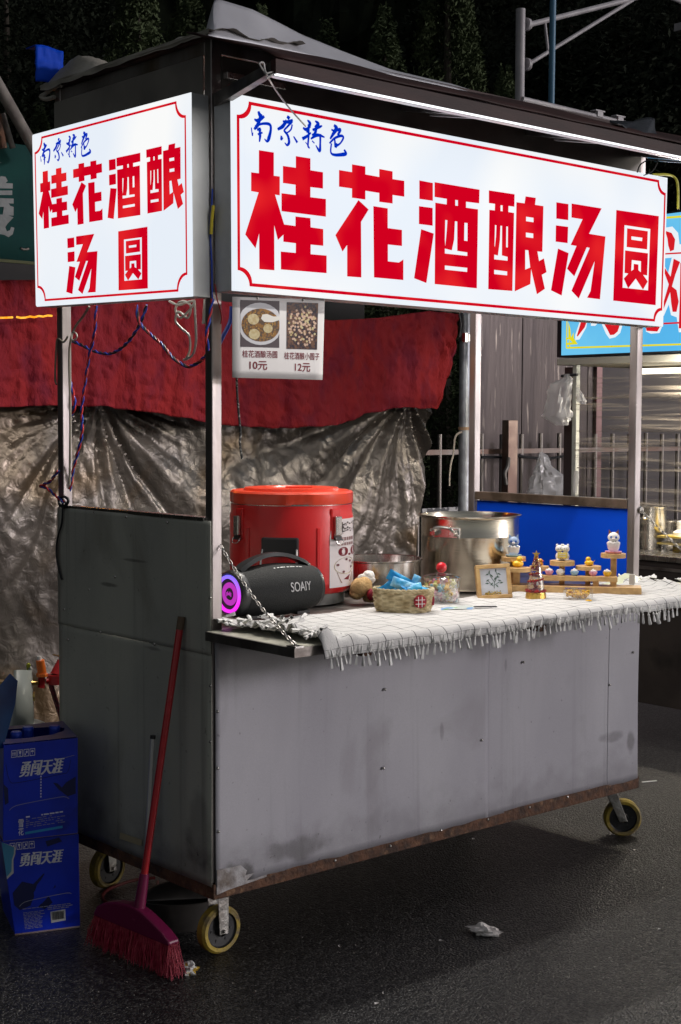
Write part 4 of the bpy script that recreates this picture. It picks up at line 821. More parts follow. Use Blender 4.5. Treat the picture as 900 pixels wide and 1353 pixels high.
MB(M @ Matrix.Translation((bw_*.97, 0, bh*.5)) @ Matrix.Rotation(R(90), 4, 'Y')).lathe([(0, .006), (.012, .005), (.014, .002), (.014, -.004)], n=16).build('button', PLAID, bk, smooth=40)
BLP = [pm('blue_wrapper', (.01, .24, .58), (.04, .42, .72), sc=35, rough=.3, bump=.4, bsc=60), pm('pale_blue_wrapper', (.05, .36, .68), (.3, .6, .8), sc=30, rough=.3, bump=.4, bsc=60)]
PKL = ['blue packet at the far left of the basket, tipped backward', 'blue packet left of the tallest one in the basket', 'tallest blue packet in the middle of the basket', 'blue packet just right of the tallest one in the basket', 'pale blue packet lying flat at the front middle of the basket', 'blue packet standing almost upright at the right of the basket', 'blue packet at the far right of the basket', 'low blue packet at the front left of the basket', 'low blue packet at the front right beside the pink tag']
pk = [(-22, 30, -28, 26, 0), (-14, 36, -42, 24, .01), (-6, 42, 28, 26, 0), (2, 35, 20, 30, -.01), (6, 30, -12, 30, -.02), (15, 37, -70, 18, .0), (20, 30, 12, 22, -.01), (-18, 26, 10, 28, -.015), (8, 26, 40, 24, -.02)]
for i, (dx, dz, an, ln, dy) in enumerate(pk):
    Mp = M @ Matrix.Translation((dx*s, dy+.005*(i % 3), dz*s)) @ Matrix.Rotation(R(an), 4, 'Y') @ Matrix.Rotation(R(20-13*i), 4, 'X'); Lp, Hp = ln*s*.62, 7*s
    g = MB(Mp)
    def pf(u, v, sg=1):
        x = (u-.5)*2*Lp; z = (v-.5)*2*Hp; th = .0055*math.sin(math.pi*u)**.5*math.sin(math.pi*v)**.5 if 0 < u < 1 and 0 < v < 1 else 0
        return Vector((x, sg*th+.0015*noise.noise(Vector((x*90, z*90, i))), z))
    g.grid(lambda u, v: pf(u, v, 1), 16, 10).grid(lambda u, v: pf(u, v, -1), 16, 10)
    g.build('snack_packet', BLP[i % 2], None, base=Mp.translation, smooth=50, category='snack packet', group='blue packets in the wicker basket', label=PKL[i])
MB(M @ Matrix.Translation((12*s, -.012, 28*s))).box(-.002, .002, -.006, 0, -.005, .008).build('pink_tag', pm('pink_print', (.6, .02, .15), rough=.4), bk)
# plush bear leaning on the basket
FUR = pm('tan_plush', (.72, .47, .22), (.6, .37, .16), sc=60, rough=.95, bump=.4, bsc=200); FUW = pm('white_plush', (.8, .76, .7), rough=.95, bump=.4, bsc=200)
M2, s2 = facing(478, 797, TZ, 0, .02)
pl = thing('plush_toy', 'small tan plush bear with plaid scarf hugging the left end of the basket', 'plush toy', M2.translation.copy())
def pe(n_, px, py, rx, rz, rot, mat, dy=0, lump=.12, parent=pl):
    MB(M2 @ Matrix.Translation(((px-478)*s2, dy, (797-py)*s2)) @ Matrix.Rotation(R(rot), 4, 'Y')).ell((0, 0, 0), (rx*s2, min(rx, rz)*s2, rz*s2), 20, 14, lump, px).build(n_, mat, parent, smooth=True)
pe('head', 477, 777, 17, 13, -38, FUR); pe('ear', 487, 762, 8, 7, 0, FUW, .006); pe('muzzle', 470, 786, 9, 7, 20, FUR, -.006); pe('cap', 484, 766, 12, 7, 10, FUW, .004)
pe('scarf', 490, 786, 5.5, 8, 0, PLAID, -.016, .05); pe('paw', 502, 786, 8, 7, 0, FUR, -.03, .05); pe('body', 488, 792, 9, 6, 0, FUR, .01)
# ================================================================ CANDY JAR
M, s = facing(583, 801, TZ+.004, 0, .06)
CLR = bpy.data.materials.new('clear_plastic'); CLR.use_nodes = True
def mk_clear(m, tint=(1, 1, 1), base_a=.2):
    n = m.node_tree.nodes; L = m.node_tree.links; o = n['Material Output']; n.remove(n['Principled BSDF'])
    t = n.new('ShaderNodeBsdfTransparent'); g_ = n.new('ShaderNodeBsdfGlossy'); g_.inputs['Roughness'].default_value = .08; lw = n.new('ShaderNodeLayerWeight'); lw.inputs[0].default_value = .35
    mr = n.new('ShaderNodeMapRange'); mr.inputs['To Min'].default_value = base_a; mr.inputs['To Max'].default_value = .75; L.new(lw.outputs['Facing'], mr.inputs[0])
    mx = n.new('ShaderNodeMixShader'); L.new(mr.outputs[0], mx.inputs[0]); L.new(t.outputs[0], mx.inputs[1]); L.new(g_.outputs[0], mx.inputs[2]); L.new(mx.outputs[0], o.inputs[0]); t.inputs[0].default_value = (*tint, 1)
mk_clear(CLR)
jar = thing('candy_jar', 'clear plastic jar of mixed wrapped candies with a red ball knob', 'jar', M.translation.copy())
jr, jh = 24.5*s, 32*s
MB(M).lathe([(0, .001), (jr*.93, .001), (jr*.97, .006), (jr, jh)], n=40).build('jar_body', CLR, jar, smooth=40)
MB(M).lathe([(jr*1.05, jh), (jr*1.05, jh+.007), (jr*.9, jh+.011), (jr*.3, jh+.017), (.004, jh+.018)], n=40).build('jar_lid', CLR, jar, smooth=40)
MB(M).ell((0, 0, jh+.031), .0145, 20, 14).build('knob', pm('red_knob', (.62, .01, .02), rough=.15, coat=.6), jar, smooth=True)
cc = [(.7, .25, .4), (.75, .5, .1), (.8, .55, .6), (.3, .55, .65), (.72, .7, .3), (.75, .6, .7), (.85, .8, .75), (.75, .2, .08)]
CM = [pm('candy_wrap_%s' % n_, c, rough=.35) for n_, c in zip(('pink', 'orange', 'rose', 'blue', 'yellow', 'lilac', 'white', 'red'), cc)]
cmesh = [MB().ell((0, 0, 0), (.0085, .006, .006), 8, 6).lathe([(.001, .007), (.005, .0125)], n=6).lathe([(.001, -.007), (.005, -.0125)], n=6).mesh('candy', m_) for m_ in CM]
random.seed(3)
for k in range(90):
    a = random.random()*6.28; r = jr*.84*math.sqrt(random.random()); z = .008+(jh*.80)*(k/90)+random.uniform(-.003, .003)
    ci_ = random.randrange(8); o = bpy.data.objects.new('candy', cmesh[ci_]); COL.objects.link(o); o.matrix_world = M @ Matrix.Translation((r*math.cos(a), r*math.sin(a), z)) @ Matrix.Rotation(random.random()*6, 4, 'X') @ Matrix.Rotation(random.random()*6, 4, 'Z')
    cn_ = ('pink', 'orange', 'rose', 'blue', 'yellow', 'lilac', 'white', 'red')[ci_]; o['label'] = cn_+' wrapped sweet inside the clear jar with the red knob'; o['category'] = 'candy'; o['group'] = cn_+' candies in the jar'; W[o.name] = o.matrix_world.translation.copy()
# ================================================================ LEAFLET, PICTURE FRAME
M, s = facing(618, 803, TZ+.007, 0, 0)
lf = MB(M).grid(lambda u, v: Vector(((u-.5)*.135, (v-.5)*.075+.03*(u-.5), .0015*math.sin(u*5))), 8, 4).build('leaflet', pm('leaflet_print', (.55, .6, .58), (.2, .45, .16), sc=14, lo=.52, hi=.54, c3=(.2, .38, .7), sc3=11, lo3=.52, hi3=.55, rough=.3), None, base=M.translation, label='green and blue printed leaflet lying before the candy jar', category='leaflet', solid=.0006)
MB(M @ Matrix.Translation((.045, -.012, .004)) @ Matrix.Rotation(R(14), 4, 'Z')).box(-.03, .03, -.006, .006, 0, .0025).build('dark_card', BLACKP, None, base=M @ Vector((.045, -.012, .004)), label='thin black card lying over the right end of the leaflet', category='card', bevel=.001)
M, s = facing(655, 791, TZ+.006, R(10), .005)
fr = thing('picture_frame', 'small oak picture frame with a plant drawing, leaning back beside the steel pot', 'picture frame', M.translation.copy())
MF_ = M @ Matrix.Rotation(R(-16), 4, 'X') @ Matrix.Rotation(R(-3), 4, 'Y')
fw_, fh_, b_ = 23*s, 46*s, 5.2*s
dd = .024
for a in ((-fw_, fw_, 0, b_), (-fw_, fw_, fh_-b_, fh_), (-fw_, -fw_+b_, b_, fh_-b_), (fw_-b_, fw_, b_, fh_-b_)):
    MB(MF_).box(a[0], a[1], 0, dd, a[2], a[3]).build('frame_side', WOOD, fr, bevel=.0015)
pcm = MB(MF_).box(-fw_+b_, fw_-b_, .006, .009, b_, fh_-b_).build('picture', pm('picture_paper', (.6, .62, .68), rough=.4), fr)
GRN = pm('ink_green', (.04, .10, .06), rough=.6); GOLD = pm('gold_glitter', (.5, .34, .03), (.2, .12, .01), sc=300, rough=.4, lo=.45, hi=.55)
g = MB(MF_)
for (x0, z0, x1, z1) in ((0, 14, 1, 22), (1, 22, -3, 29), (1, 22, 6, 31), (-3, 29, -5, 36), (6, 31, 4, 37), (0, 18, 7, 22), (-1, 17, -7, 24)):
    g.tube([((x0)*s, .0055, z0*s), ((x1)*s, .0055, z1*s)], .0007, 5)
for (x, z, an) in ((-5, 36, 20), (-8, 33, 70), (-2, 31, -40), (4, 38, 10), (8, 33, -60), (8, 24, -70), (10, 21, -100), (-8, 25, 60), (-9, 21, 95), (2, 27, 40), (6, 29, 100), (-3, 20, 50), (4, 17, -40)):
    a = R(an); g.prism([], 0, 0) if False else None
    q = Vector((x*s, .0052, z*s)); d = Vector((math.sin(a), 0, math.cos(a))); n_ = Vector((d.z, 0, -d.x))
    g.add([q-d*.006, q+n_*.0018, q+d*.006, q-n_*.0018], [(0, 1, 2, 3)])
g.build('plant_drawing', GRN, fr)
g = MB(MF_)
for k in range(70): g.ell((random.uniform(-13, 9)*s, .0035, (6+random.random()*(5-abs(random.uniform(-3, 3))))*s), .0016, 5, 4)
g.build('gold_grit', GOLD, fr)
MB(M).box(-fw_*.95, -fw_*.75, .03, .05, 0, .035).build('frame_stand', pm('card_brown', (.2, .12, .07), rough=.8), fr)
# ================================================================ WOODEN DISPLAY STAND
MD, s = facing(762, 784, TZ+.006, 0, 0)
def q(px, py, dy=0): return Vector(((px-762)*s, dy, (784-py)*s))
ws = thing('display_stand', 'light wooden tiered display stand carrying tiny figures, against the blue board', 'display stand', MD.translation.copy())
def wb(n_, x0, x1, y0, y1, d0, d1, bev=.001):
    a, b = q(x0, y1), q(x1, y0); MB(MD).box(a.x, b.x, d0, d1, max(0, a.z), b.z).build(n_, WOOD, ws, bevel=bev)
def wd(x0, x1, y0, y1, dy):
    r = (x1-x0)/2*s; c = q((x0+x1)/2, y1, dy); MB(MD).cyl(c, c+Vector((0, 0, (y1-y0)*s*.72)), r, r, 40).build('round_shelf', WOOD, ws, smooth=40)
    return c+Vector((0, 0, (y1-y0)*s*.72))
wb('base_board', 668, 846, 775, 784, .0, .07)
wb('back_plank', 700, 815, 762, 768.5, .012, .045)
for x in (701, 783, 806): wb('stand_leg', x, x+8, 768.6, 775, .018, .034)
SH = {}
SH['gl'] = wd(661, 694, 737, 745, .055); wb('stand_post', 673, 681, 745, 775, .05, .066)
SH['gr'] = wd(667, 701, 750, 757.5, .024); wb('stand_post', 678, 687, 757.6, 775, .018, .036)
SH['bt'] = wd(699, 725, 749, 757, .055); wb('stand_post', 708, 714, 757, 775, .052, .062)
SH['c'] = wd(726, 759, 741, 749.5, .055); wb('stand_post', 738.5, 746, 749.5, 775, .05, .064)
SH['y'] = wd(760, 794, 748, 755, .06); wb('stand_post', 773, 780, 755, 775, .055, .066)
SH['r'] = wd(793, 826, 730, 738, .055); wb('stand_post', 806, 814, 738, 775, .05, .064)
def mcol(n_, c, r=.35): return pm(n_, c, rough=r, sss=.1)
PINK = mcol('pink_glaze', (.75, .35, .5)); LBL = mcol('blue_glaze', (.3, .5, .7)); WHT = mcol('white_glaze', (.78, .75, .72)); YLW = mcol('yellow_glaze', (.8, .48, .02)); GRB = mcol('grey_blue_glaze', (.25, .33, .48)); BRN = mcol('brown_glaze', (.25, .1, .05)); EYE = mcol('blue_eye', (.03, .1, .4), .1)
def cupprof(r, h): return [(0, 0), (r*.62, 0), (r*.8, h*.4), (r, h), (r*.9, h), (0, h*.85)]
def cat_cup(base, label, head, accent, saucer, k=1.0):
    t = thing('cat_figurine', label, 'figurine', MD @ base, 'cat figures sitting in cups')
    C_ = MD @ Matrix.Translation(base) @ Matrix.Scale(k, 4)
    MB(C_).lathe([(0, 0), (.018, 0), (.0225, .003), (.024, .006), (.018, .0055), (0, .005)], n=28).build('saucer', saucer, t, smooth=40)
    MB(C_).lathe([(0, .0055), (.011, .0055), (.0155, .013), (.0185, .030), (.0165, .031), (0, .028)], n=28, fn=lambda a, j: 1+.05*math.cos(a*8)*j).build('cup', WHT, t, smooth=40)
    hd_ = MB(C_).ell((0, 0, .0455), (.0165, .014, .0145), 20, 14).build('head', head, t, smooth=True)
    for sx in (-1, 1):
        MB(C_).add([(sx*.0145, -.004, .052), (sx*.004, -.004, .058), (sx*.0135, -.002, .0675), (sx*.0125, .005, .053)], [(0, 1, 2), (1, 3, 2), (3, 0, 2), (0, 3, 1)]).build('ear', accent, hd_)
        MB(C_).ell((sx*.0068, -.0125, .0460), (.0032, .0022, .0036), 10, 8).build('eye', EYE, hd_, smooth=True)
        MB(C_).ell((sx*.010, -.012, .031), (.004, .004, .0035), 10, 8).build('paw', head, t, smooth=True)
    MB(C_).ell((0, -.0140, .0415), (.005, .003, .0035), 10, 8).build('muzzle', WHT, hd_, smooth=True)
    MB(C_).ell((0, -.0168, .0428), (.0014, .001, .001), 6, 4).build('nose', PINK, hd_, smooth=True)
    g = MB(C_)
    for i in range(9): g.ell((.0135*math.cos(i*.7), .0135*math.sin(i*.7), .030), .0042, 8, 6)
    g.build('cream_rim', WHT, t, smooth=True)
cat_cup(SH['gl'], 'grey blue cat figurine in a white cup on a blue saucer, on the left shelf', GRB, GRB, LBL, .96)
cat_cup(SH['r'], 'white cat figurine with brown ears in a cup on a pink saucer, highest shelf', WHT, BRN, PINK, 1.0)
# pair of white kittens holding a yellow board
tb = SH['c']; kt = thing('kitten_figurine', 'pair of white kitten figures holding a small yellow board, middle shelf', 'figurine', MD @ tb); C_ = MD @ Matrix.Translation(tb)
for sx in (-1, 1):
    MB(C_).ell((sx*.008, 0, .012), (.0115, .011, .014), 16, 10).build('body', WHT, kt, smooth=True)
    h_ = MB(C_).ell((sx*.0085, -.001, .034), (.0115, .0105, .0105), 16, 12).build('head', WHT, kt, smooth=True)
    for e in (-1, 1): MB(C_).ell((sx*.0085+e*.0065, -.001, .0435), (.0035, .003, .0045), 8, 6).build('ear', WHT, h_, smooth=True); MB(C_).ell((sx*.0085+e*.0035, -.0112, .0345), .0012, 6, 5).build('eye', BLACKP, h_, smooth=True)
    MB(C_).ell((sx*.011, -.010, .003), (.006, .006, .004), 10, 6).build('foot', WHT, kt, smooth=True)
MB(C_).box(-.0135, .014, -.0165, -.0125, .008, .024).build('board', mcol('yellow_card', (.75, .62, .12)), kt, bevel=.001)
g = MB(C_)
for r_ in range(2): g.box(-.009, .009, -.0170, -.0166, .0125+r_*.006, .0145+r_*.006)
g.build('board_mark', WHT, kt)
def chick(base, label, mat, k=1, tilt=0, grp='small chick figures on the stand'):
    t = thing('chick_figurine', label, 'figurine', MD @ base, grp); C_ = MD @ Matrix.Translation(base) @ Matrix.Rotation(tilt, 4, 'Z') @ Matrix.Scale(k, 4)
    MB(C_).ell((0, 0, .0085), (.0145, .011, .0088), 16, 10).build('body', mat, t, smooth=True)
    MB(C_).ell((.004, -.001, .0195), (.0082, .0075, .0078), 14, 10).build('head', mat, t, smooth=True)
    MB(C_).add([(-.012, -.004, .012), (-.012, .004, .012), (-.010, 0, .006), (-.0215, 0, .0195)], [(0, 1, 3), (1, 2, 3), (2, 0, 3), (0, 2, 1)]).build('tail', mat, t)
    MB(C_).cyl((.011, -.004, .019), (.0165, -.007, .0185), .0024, .0006, 6).build('beak', mcol('beak_red', (.7, .12, .03)), t)
    for e in (-1, 1): MB(C_).ell((-.002, e*.0095, .009), (.008, .003, .0055), 8, 6).build('wing', mat, t, smooth=True)
    MB(C_).ell((.0065, -.0078, .021), .0012, 6, 5).build('eye', BLACKP, t, smooth=True)
chick(SH['gr']+Vector((0, 0, 0)), 'fat yellow duckling figurine on the low left round shelf', YLW, 1.15, .3)
chick(SH['y']+Vector((.002, 0, 0)), 'small yellow chick figurine on the round shelf right of the kittens', YLW, .95, 2.6)
chick(SH['bt']+Vector((0, 0, 0)), 'small orange chick figurine half hidden behind the Christmas tree', mcol('orange_glaze', (.7, .3, .03)), .8, 0)
for (px, m_, lab) in ((725.5, PINK, 'tiny pink cup of cream next to the Christmas tree'), (740, WHT, 'tiny white cup of cream, second from the Christmas tree'), (758.5, LBL, 'tiny pale blue cup of cream in the middle of the plank'), (783, PINK, 'tiny pink cup of cream between the blue and the yellow one'), (801.5, YLW, 'tiny yellow cup of cream at the right end of the plank')):
    b = q(px, 762, .028); t = thing('cup_miniature', lab, 'miniature cup', MD @ b, 'tiny cups of cream on the plank'); C_ = MD @ Matrix.Translation(b)
    MB(C_).lathe([(0, 0), (.006, 0), (.0105, .006), (.0125, .0125), (.011, .0125), (0, .011)], n=22, fn=lambda a, j: 1+.06*math.cos(a*7)*j).build('cup', m_, t, smooth=40)
    g = MB(C_)
    for i in range(6): g.ell((.0062*math.cos(i*1.05), .0062*math.sin(i*1.05), .0145), .0036, 8, 6)
    g.ell((0, 0, .017), .0042, 8, 6); g.build('cream', WHT, t, smooth=True)
# Christmas tree dome
MT, s = facing(708, 792, TZ+.006, 0, .012)
xt = thing('christmas_tree_ornament', 'small Christmas tree ornament with gold base, red garland and star', 'ornament', MT.translation.copy())
GLD = pm('gold_metal', (.75, .48, .12), rough=.3, metal=.9, bump=.3, bsc=200)
MB(MT).lathe([(0, 0), (13.5*s, 0), (13*s, .012), (12.2*s, .0185), (0, .019)], n=30, fn=lambda a, j: 1+.03*math.cos(a*12)).build('gold_base', GLD, xt, smooth=40)
MB(MT).lathe([(12*s, .019), (10.5*s, .045), (7*s, .085), (4*s, .105), (0, .112)], n=30).build('dome', CLR, xt, smooth=40)
GR = pm('garland_red', (.4, .01, .015), (.12, .01, .01), sc=200, rough=.5); GG = pm('garland_green', (.02, .12, .03), rough=.6)
g = MB(MT); g2 = MB(MT)
for i in range(220):
    t = i/220; z = .019+.093*t; r = (12.4*(1-t)**.8+.6)*s; a = t*5*6.28
    if i < 50: a = i/50*6.28*1.0; z = .021+.004*random.random(); r = 12.4*s
    g.ell((r*math.cos(a), r*math.sin(a), z), .0026+.0012*random.random(), 6, 4)
    if i % 3 == 0 and i >= 50: g2.ell((r*1.02*math.cos(a+.1), r*1.02*math.sin(a+.1), z+.003), .002, 5, 4)
for i in range(60):
    a = random.uniform(0, 6.28); z = .085+.028*random.random(); r = (.112-z)*.30+.003
    (g if i % 2 else g2).ell((r*math.cos(a), r*math.sin(a), z), .0034, 6, 4)
g.build('garland', GR, xt, smooth=True); g2.build('baubles', GLD, xt, smooth=True)
MB(MT).cyl((0, 0, .019), (0, 0, .03), .012, .008, 12).ell((0, 0, .038), (.007, .006, .009), 12, 8).build('figure_inside', GR, xt, smooth=True)
MB(MT).ell((0, -.002, .052), (.005, .005, .0055), 12, 8).ell((.004, -.008, .042), (.003, .003, .006), 8, 6).build('figure_head', WHT, xt, smooth=True)
star = []
for i in range(10):
    a = math.pi/2+i*math.pi/5; r = .0115 if i % 2 == 0 else .0048; star.append((r*math.cos(a), r*math.sin(a)))
MB(MT @ Matrix.Translation((0, .001, .121)) @ Matrix.Rotation(R(90), 4, 'X')).prism(star, -.0018, .0018).build('star', GLD, xt)
# clear box of yellow sweets
MX, s = facing(764, 793, TZ+.006, 0, .012)
cbx = thing('clear_box', 'small clear plastic box of yellow sweets in front of the wooden stand', 'box', MX.translation.copy())
w_, h_ = 19*s, 15*s
g = MB(MX); g.box(-w_, w_, -.02, .02, 0, h_); g.build('box_shell', CLR, cbx, bevel=.003)
ym = MB().ell((0, 0, 0), (.006, .0045, .004), 8, 6).mesh('yellow_sweet', mcol('yellow_sweet', (.8, .45, .01), .3), smooth_=True)
for k in range(46):
    o = bpy.data.objects.new('yellow_sweet', ym); COL.objects.link(o)
    o.matrix_world = MX @ Matrix.Translation((random.uniform(-.82, .7)*w_, random.uniform(-.015, .015), (.005+random.random()*h_*.62))) @ Matrix.Rotation(random.random()*6, 4, 'Z')
    o['label'] = 'yellow sweet lying with the others in the small clear box'; o['category'] = 'sweet'; o['group'] = 'yellow sweets in the clear box'; W[o.name] = o.matrix_world.translation.copy()
MB(MX @ Matrix.Translation((.028, -.03, .002))).ell((0, 0, 0), (.009, .004, .002), 10, 6).build('yellow_sweet', mcol('yellow_sweet', (.8, .45, .01)), None, base=MX @ Vector((.028, -.03, .002)), smooth=True, label='flat yellow sweet lying outside, in front of the clear box', category='sweet')
MB(MD @ Matrix.Translation(q(838, 776, .1))).box(-.008, .008, 0, .004, 0, .03).build('white_block', WHITEP, None, base=MD @ q(838, 776, .1), bevel=.001, label='small white block at the foot of the right front post', category='block')
# ================================================================ BROOM AND DUSTPAN
BRM = pm('broom_handle_red', (.42, .012, .02), (.34, .01, .015), sc=20, rough=.35, bump=.15, bsc=40, coat=.3)
MAG = pm('broom_magenta', (.15, .004, .048), rough=.4)
ptop = ax_(-.014, 240, 815)
ea, eb = az_(0, 126, 1246), az_(0, 236, 1294)
ea.z = eb.z = .088
hb = ea.lerp(eb, .5); pfoot = ax_(ea.lerp(eb, .5).x+.004, 185, 1196)
br = thing('broom', 'red broom with magenta head and pink bristles leaning against the side panel', 'broom', (hb.x, hb.y, 0))
d = (ptop-pfoot).normalized()
MB().tube([pfoot, ptop-d*.03], .0085, 14).build('handle', BRM, br, smooth=40)
MB().tube([ptop-d*.03, ptop], .0092, 12).build('handle_cap', pm('cap_brown', (.12, .08, .05), rough=.7), br, smooth=40)
MB().tube([pfoot-d*.035, pfoot+d*.075], lambda t: .0145-.003*t, 14).build('socket', MAG, br, smooth=40)
e1 = (eb-ea).normalized()
bc = ea.lerp(eb, .5); wv = Vector((-e1.y, e1.x, 0)); wv = wv if wv.y > 0 else -wv
half = (eb-ea).length/2*.90; up2 = (d*.35+Vector((0, 0, 1))).normalized()
hdp = []
g = MB()
prof = [(-1, -.004), (-.92, .014), (-.75, .028), (-.45, .040), (-.15, .046), (.1, .046), (.3, .040), (.55, .028), (.8, .014), (1, -.002), (1, -.012), (-1, -.012)]
def P3(x, z, y): return bc+e1*(x*half)+up2*z+wv*y
n = len(prof); V = [P3(x, z, -.016) for x, z in prof]+[P3(x, z, .016) for x, z in prof]
g.add(V, [tuple(range(n-1, -1, -1)), tuple(range(n, 2*n))]+[(i, (i+1) % n, n+(i+1) % n, n+i) for i in range(n)])
g.build('head', MAG, br, bevel=.004)
BRI = pm('pink_bristle', (.42, .025, .07), (.55, .08, .12), sc=60, rough=.6)
g = MB(); random.seed(11)
for i in range(1700):
    x = random.uniform(-1, 1); y = random.uniform(-.014, .014); a = P3(x, -.008, y); fl = x*.05+random.uniform(-.06, .06)
    ln = a.z+random.uniform(-.01, .004)
    b = a+e1*(fl*.28+random.gauss(0, .004))+wv*random.gauss(-.004, .009); b.z = max(.003, a.z-ln*random.uniform(.82, 1))
    md = a.lerp(b, .55)+e1*random.uniform(-.006, .006)+wv*random.uniform(-.006, .006); r = .0009
    o = Vector((r, 0, 0)); o2 = Vector((0, r, 0))
    g.add([a-o, a+o, md-o, md+o, b-o*.6, b+o*.6, a-o2, a+o2, md-o2, md+o2, b-o2*.6, b+o2*.6], [(0, 1, 3, 2), (2, 3, 5, 4), (6, 7, 9, 8), (8, 9, 11, 10)])
g.build('bristles', BRI, br, kind='stuff')
# long handled dustpan
DPN = pm('dark_pan', (.03, .028, .027), (.06, .055, .05), sc=12, rough=.4, bump=.2, bsc=20)
dp = az_(0, 236, 1235); dpt = thing('dustpan', 'dark long handled dustpan standing behind the broom head', 'dustpan', dp)
MDn = Matrix.Translation(az_(0, 238, 1222)) @ Matrix.Rotation(R(-32), 4, 'Z')
MB(MDn).lathe([(.085, .0), (.09, .012), (.10, .07), (.103, .074), (.096, .074), (.084, .012), (0, .006)], n=40, sx=1, sy=.72, fn=lambda a, j: 1+.06*math.cos(2*a)).build('pan', DPN, dpt, smooth=40)
MB(MDn).grid(lambda u, v: Vector((-.10+.2*u, -.02+.07*v, .072+.028*math.sin(math.pi*u)*math.sin(math.pi*v*.5))), 16, 8).build('pan_cover', DPN, dpt, smooth=True, solid=.002)
ht = ax_(-.028, 202, 976); hb_ = ax_(-.05, 191, 1178)
MB().tube([hb_, ht], .0062, 12).build('handle', pm('tube_steel', (.6, .6, .6), rough=.35, metal=.6), dpt, smooth=40)
MB().tube([ht, ht+(ht-hb_).normalized()*.008], .0068, 12).build('handle_cap', BLACKP, dpt, smooth=40)
# red hose in loops under the cart, tape piece
HOS = pm('hose_red', (.16, .02, .02), rough=.5)
MB().tube([az_(.008, x, y) for x, y in ((205, 1160), (178, 1163), (150, 1172), (136, 1182), (140, 1192), (165, 1198), (195, 1196), (206, 1180), (208, 1165))], .0045, 8, sub=6).build('hose', HOS, None, base=az_(.0, 170, 1195), smooth=True, label='dull red hose lying in a loop under the left side of the cart', category='hose')
MB().hexa([ax_(-.009, x, y) for x, y in ((158, 1108), (187, 1118), (187, 1118), (158, 1108))], [ax_(-.009, x, y)+Vector((.002, 0, 0)) for x, y in ((158, 1100), (187, 1110), (187, 1110), (158, 1100))]).build('tape_piece', pm('old_tape', (.34, .29, .18), rough=.7), cart)
MB().box(1.0, 1.03, .02, .05, .10, .155).build('floor_bracket', RUST, cart) if False else None
# ================================================================ CARDBOARD BEER BOXES
BOXB = pm('box_blue', (.004, .03, .55), (.004, .022, .43), sc=9, rough=.32, bump=.12, bsc=14, c3=(.003, .012, .2), sc3=7, lo3=.58, hi3=.66, coat=.2)
BOXK = pm('box_brown_inside', (.22, .14, .09), (.3, .24, .26), sc=6, rough=.8)
PRW = pm('box_print_white', (.75, .75, .8), (.66, .66, .72), sc=60, rough=.4); PRC = pm('box_print_cyan', (.03, .28, .6), rough=.4); PRD = pm('box_print_dark', (.002, .006, .07), rough=.4)
e2 = Vector((.34, .94, 0))*.20
def beer_box(name, label, px, z0, z1, yoff, full):
    TL, TR, BR, BL = [az_(z0, *px[3]), None, None, None][0:1]*4 if False else (None,)*4
    BL = az_(z0, *px[3]); BR = az_(z0, *px[2])
    def vert(P, x, y):            # point above P (leaning a little) seen at the pixel
        r_ = ray(x, y); t = ((P.x-CAM.x)*r_.x+(P.y-CAM.y)*r_.y)/(r_.x**2+r_.y**2); return CAM+r_*t
    TL = vert(BL, *px[0]); TR = vert(BR, *px[1])
    t = thing(name, label, 'box', (BL+BR)/2+e2*.5, 'blue beer cartons stacked left of the cart')
    th = .003
    for nm, lo, hi in (('front_side', (BL, BR), (TL, TR)), ('right_side', (BR, BR+e2), (TR, TR+e2)), ('left_side', (BL+e2, BL), (TL+e2, TL)), ('back_side', (BR+e2, BL+e2), (TR+e2, TL+e2))):
        a, b = lo; c, dd_ = hi; o = (b-a).cross(Vector((0, 0, 1))).normalized()*-th
        a2, b2, c2, d2 = a+o, b+o, c+o, dd_+o
        MB().hexa([a, b, b2, a2], [c, dd_, d2, c2]).build(nm, BOXB, t, bevel=.001)
    MB().hexa([BL, BR, BR+e2, BL+e2], [q_+Vector((0, 0, .004)) for q_ in (BL, BR, BR+e2, BL+e2)]).build('bottom_side', BOXK, t)
    F0 = quadmap(TL, TR, BR, BL); n_ = F0(.5, .5, 1)-F0(.5, .5); sg = 1 if n_.dot(CAM-TL) > 0 else -1
    F = lambda u, v, o=0: F0(u, v, sg*(.0012+o))
    return t, F, (TL, TR, BR, BL)
up_box, UF, uc = beer_box('beer_box', 'upper blue beer carton, open on top with bottle necks inside', [(5, 985), (103, 975), (103, 1101), (4, 1112)], .243, .48, 0, True)
lo_box, LF2, lc = beer_box('beer_box', 'lower blue beer carton with torn pale blue left edge and barcode', [(2, 1112), (104, 1102), (106, 1225), (20, 1236)], 0, .24, 0, False)
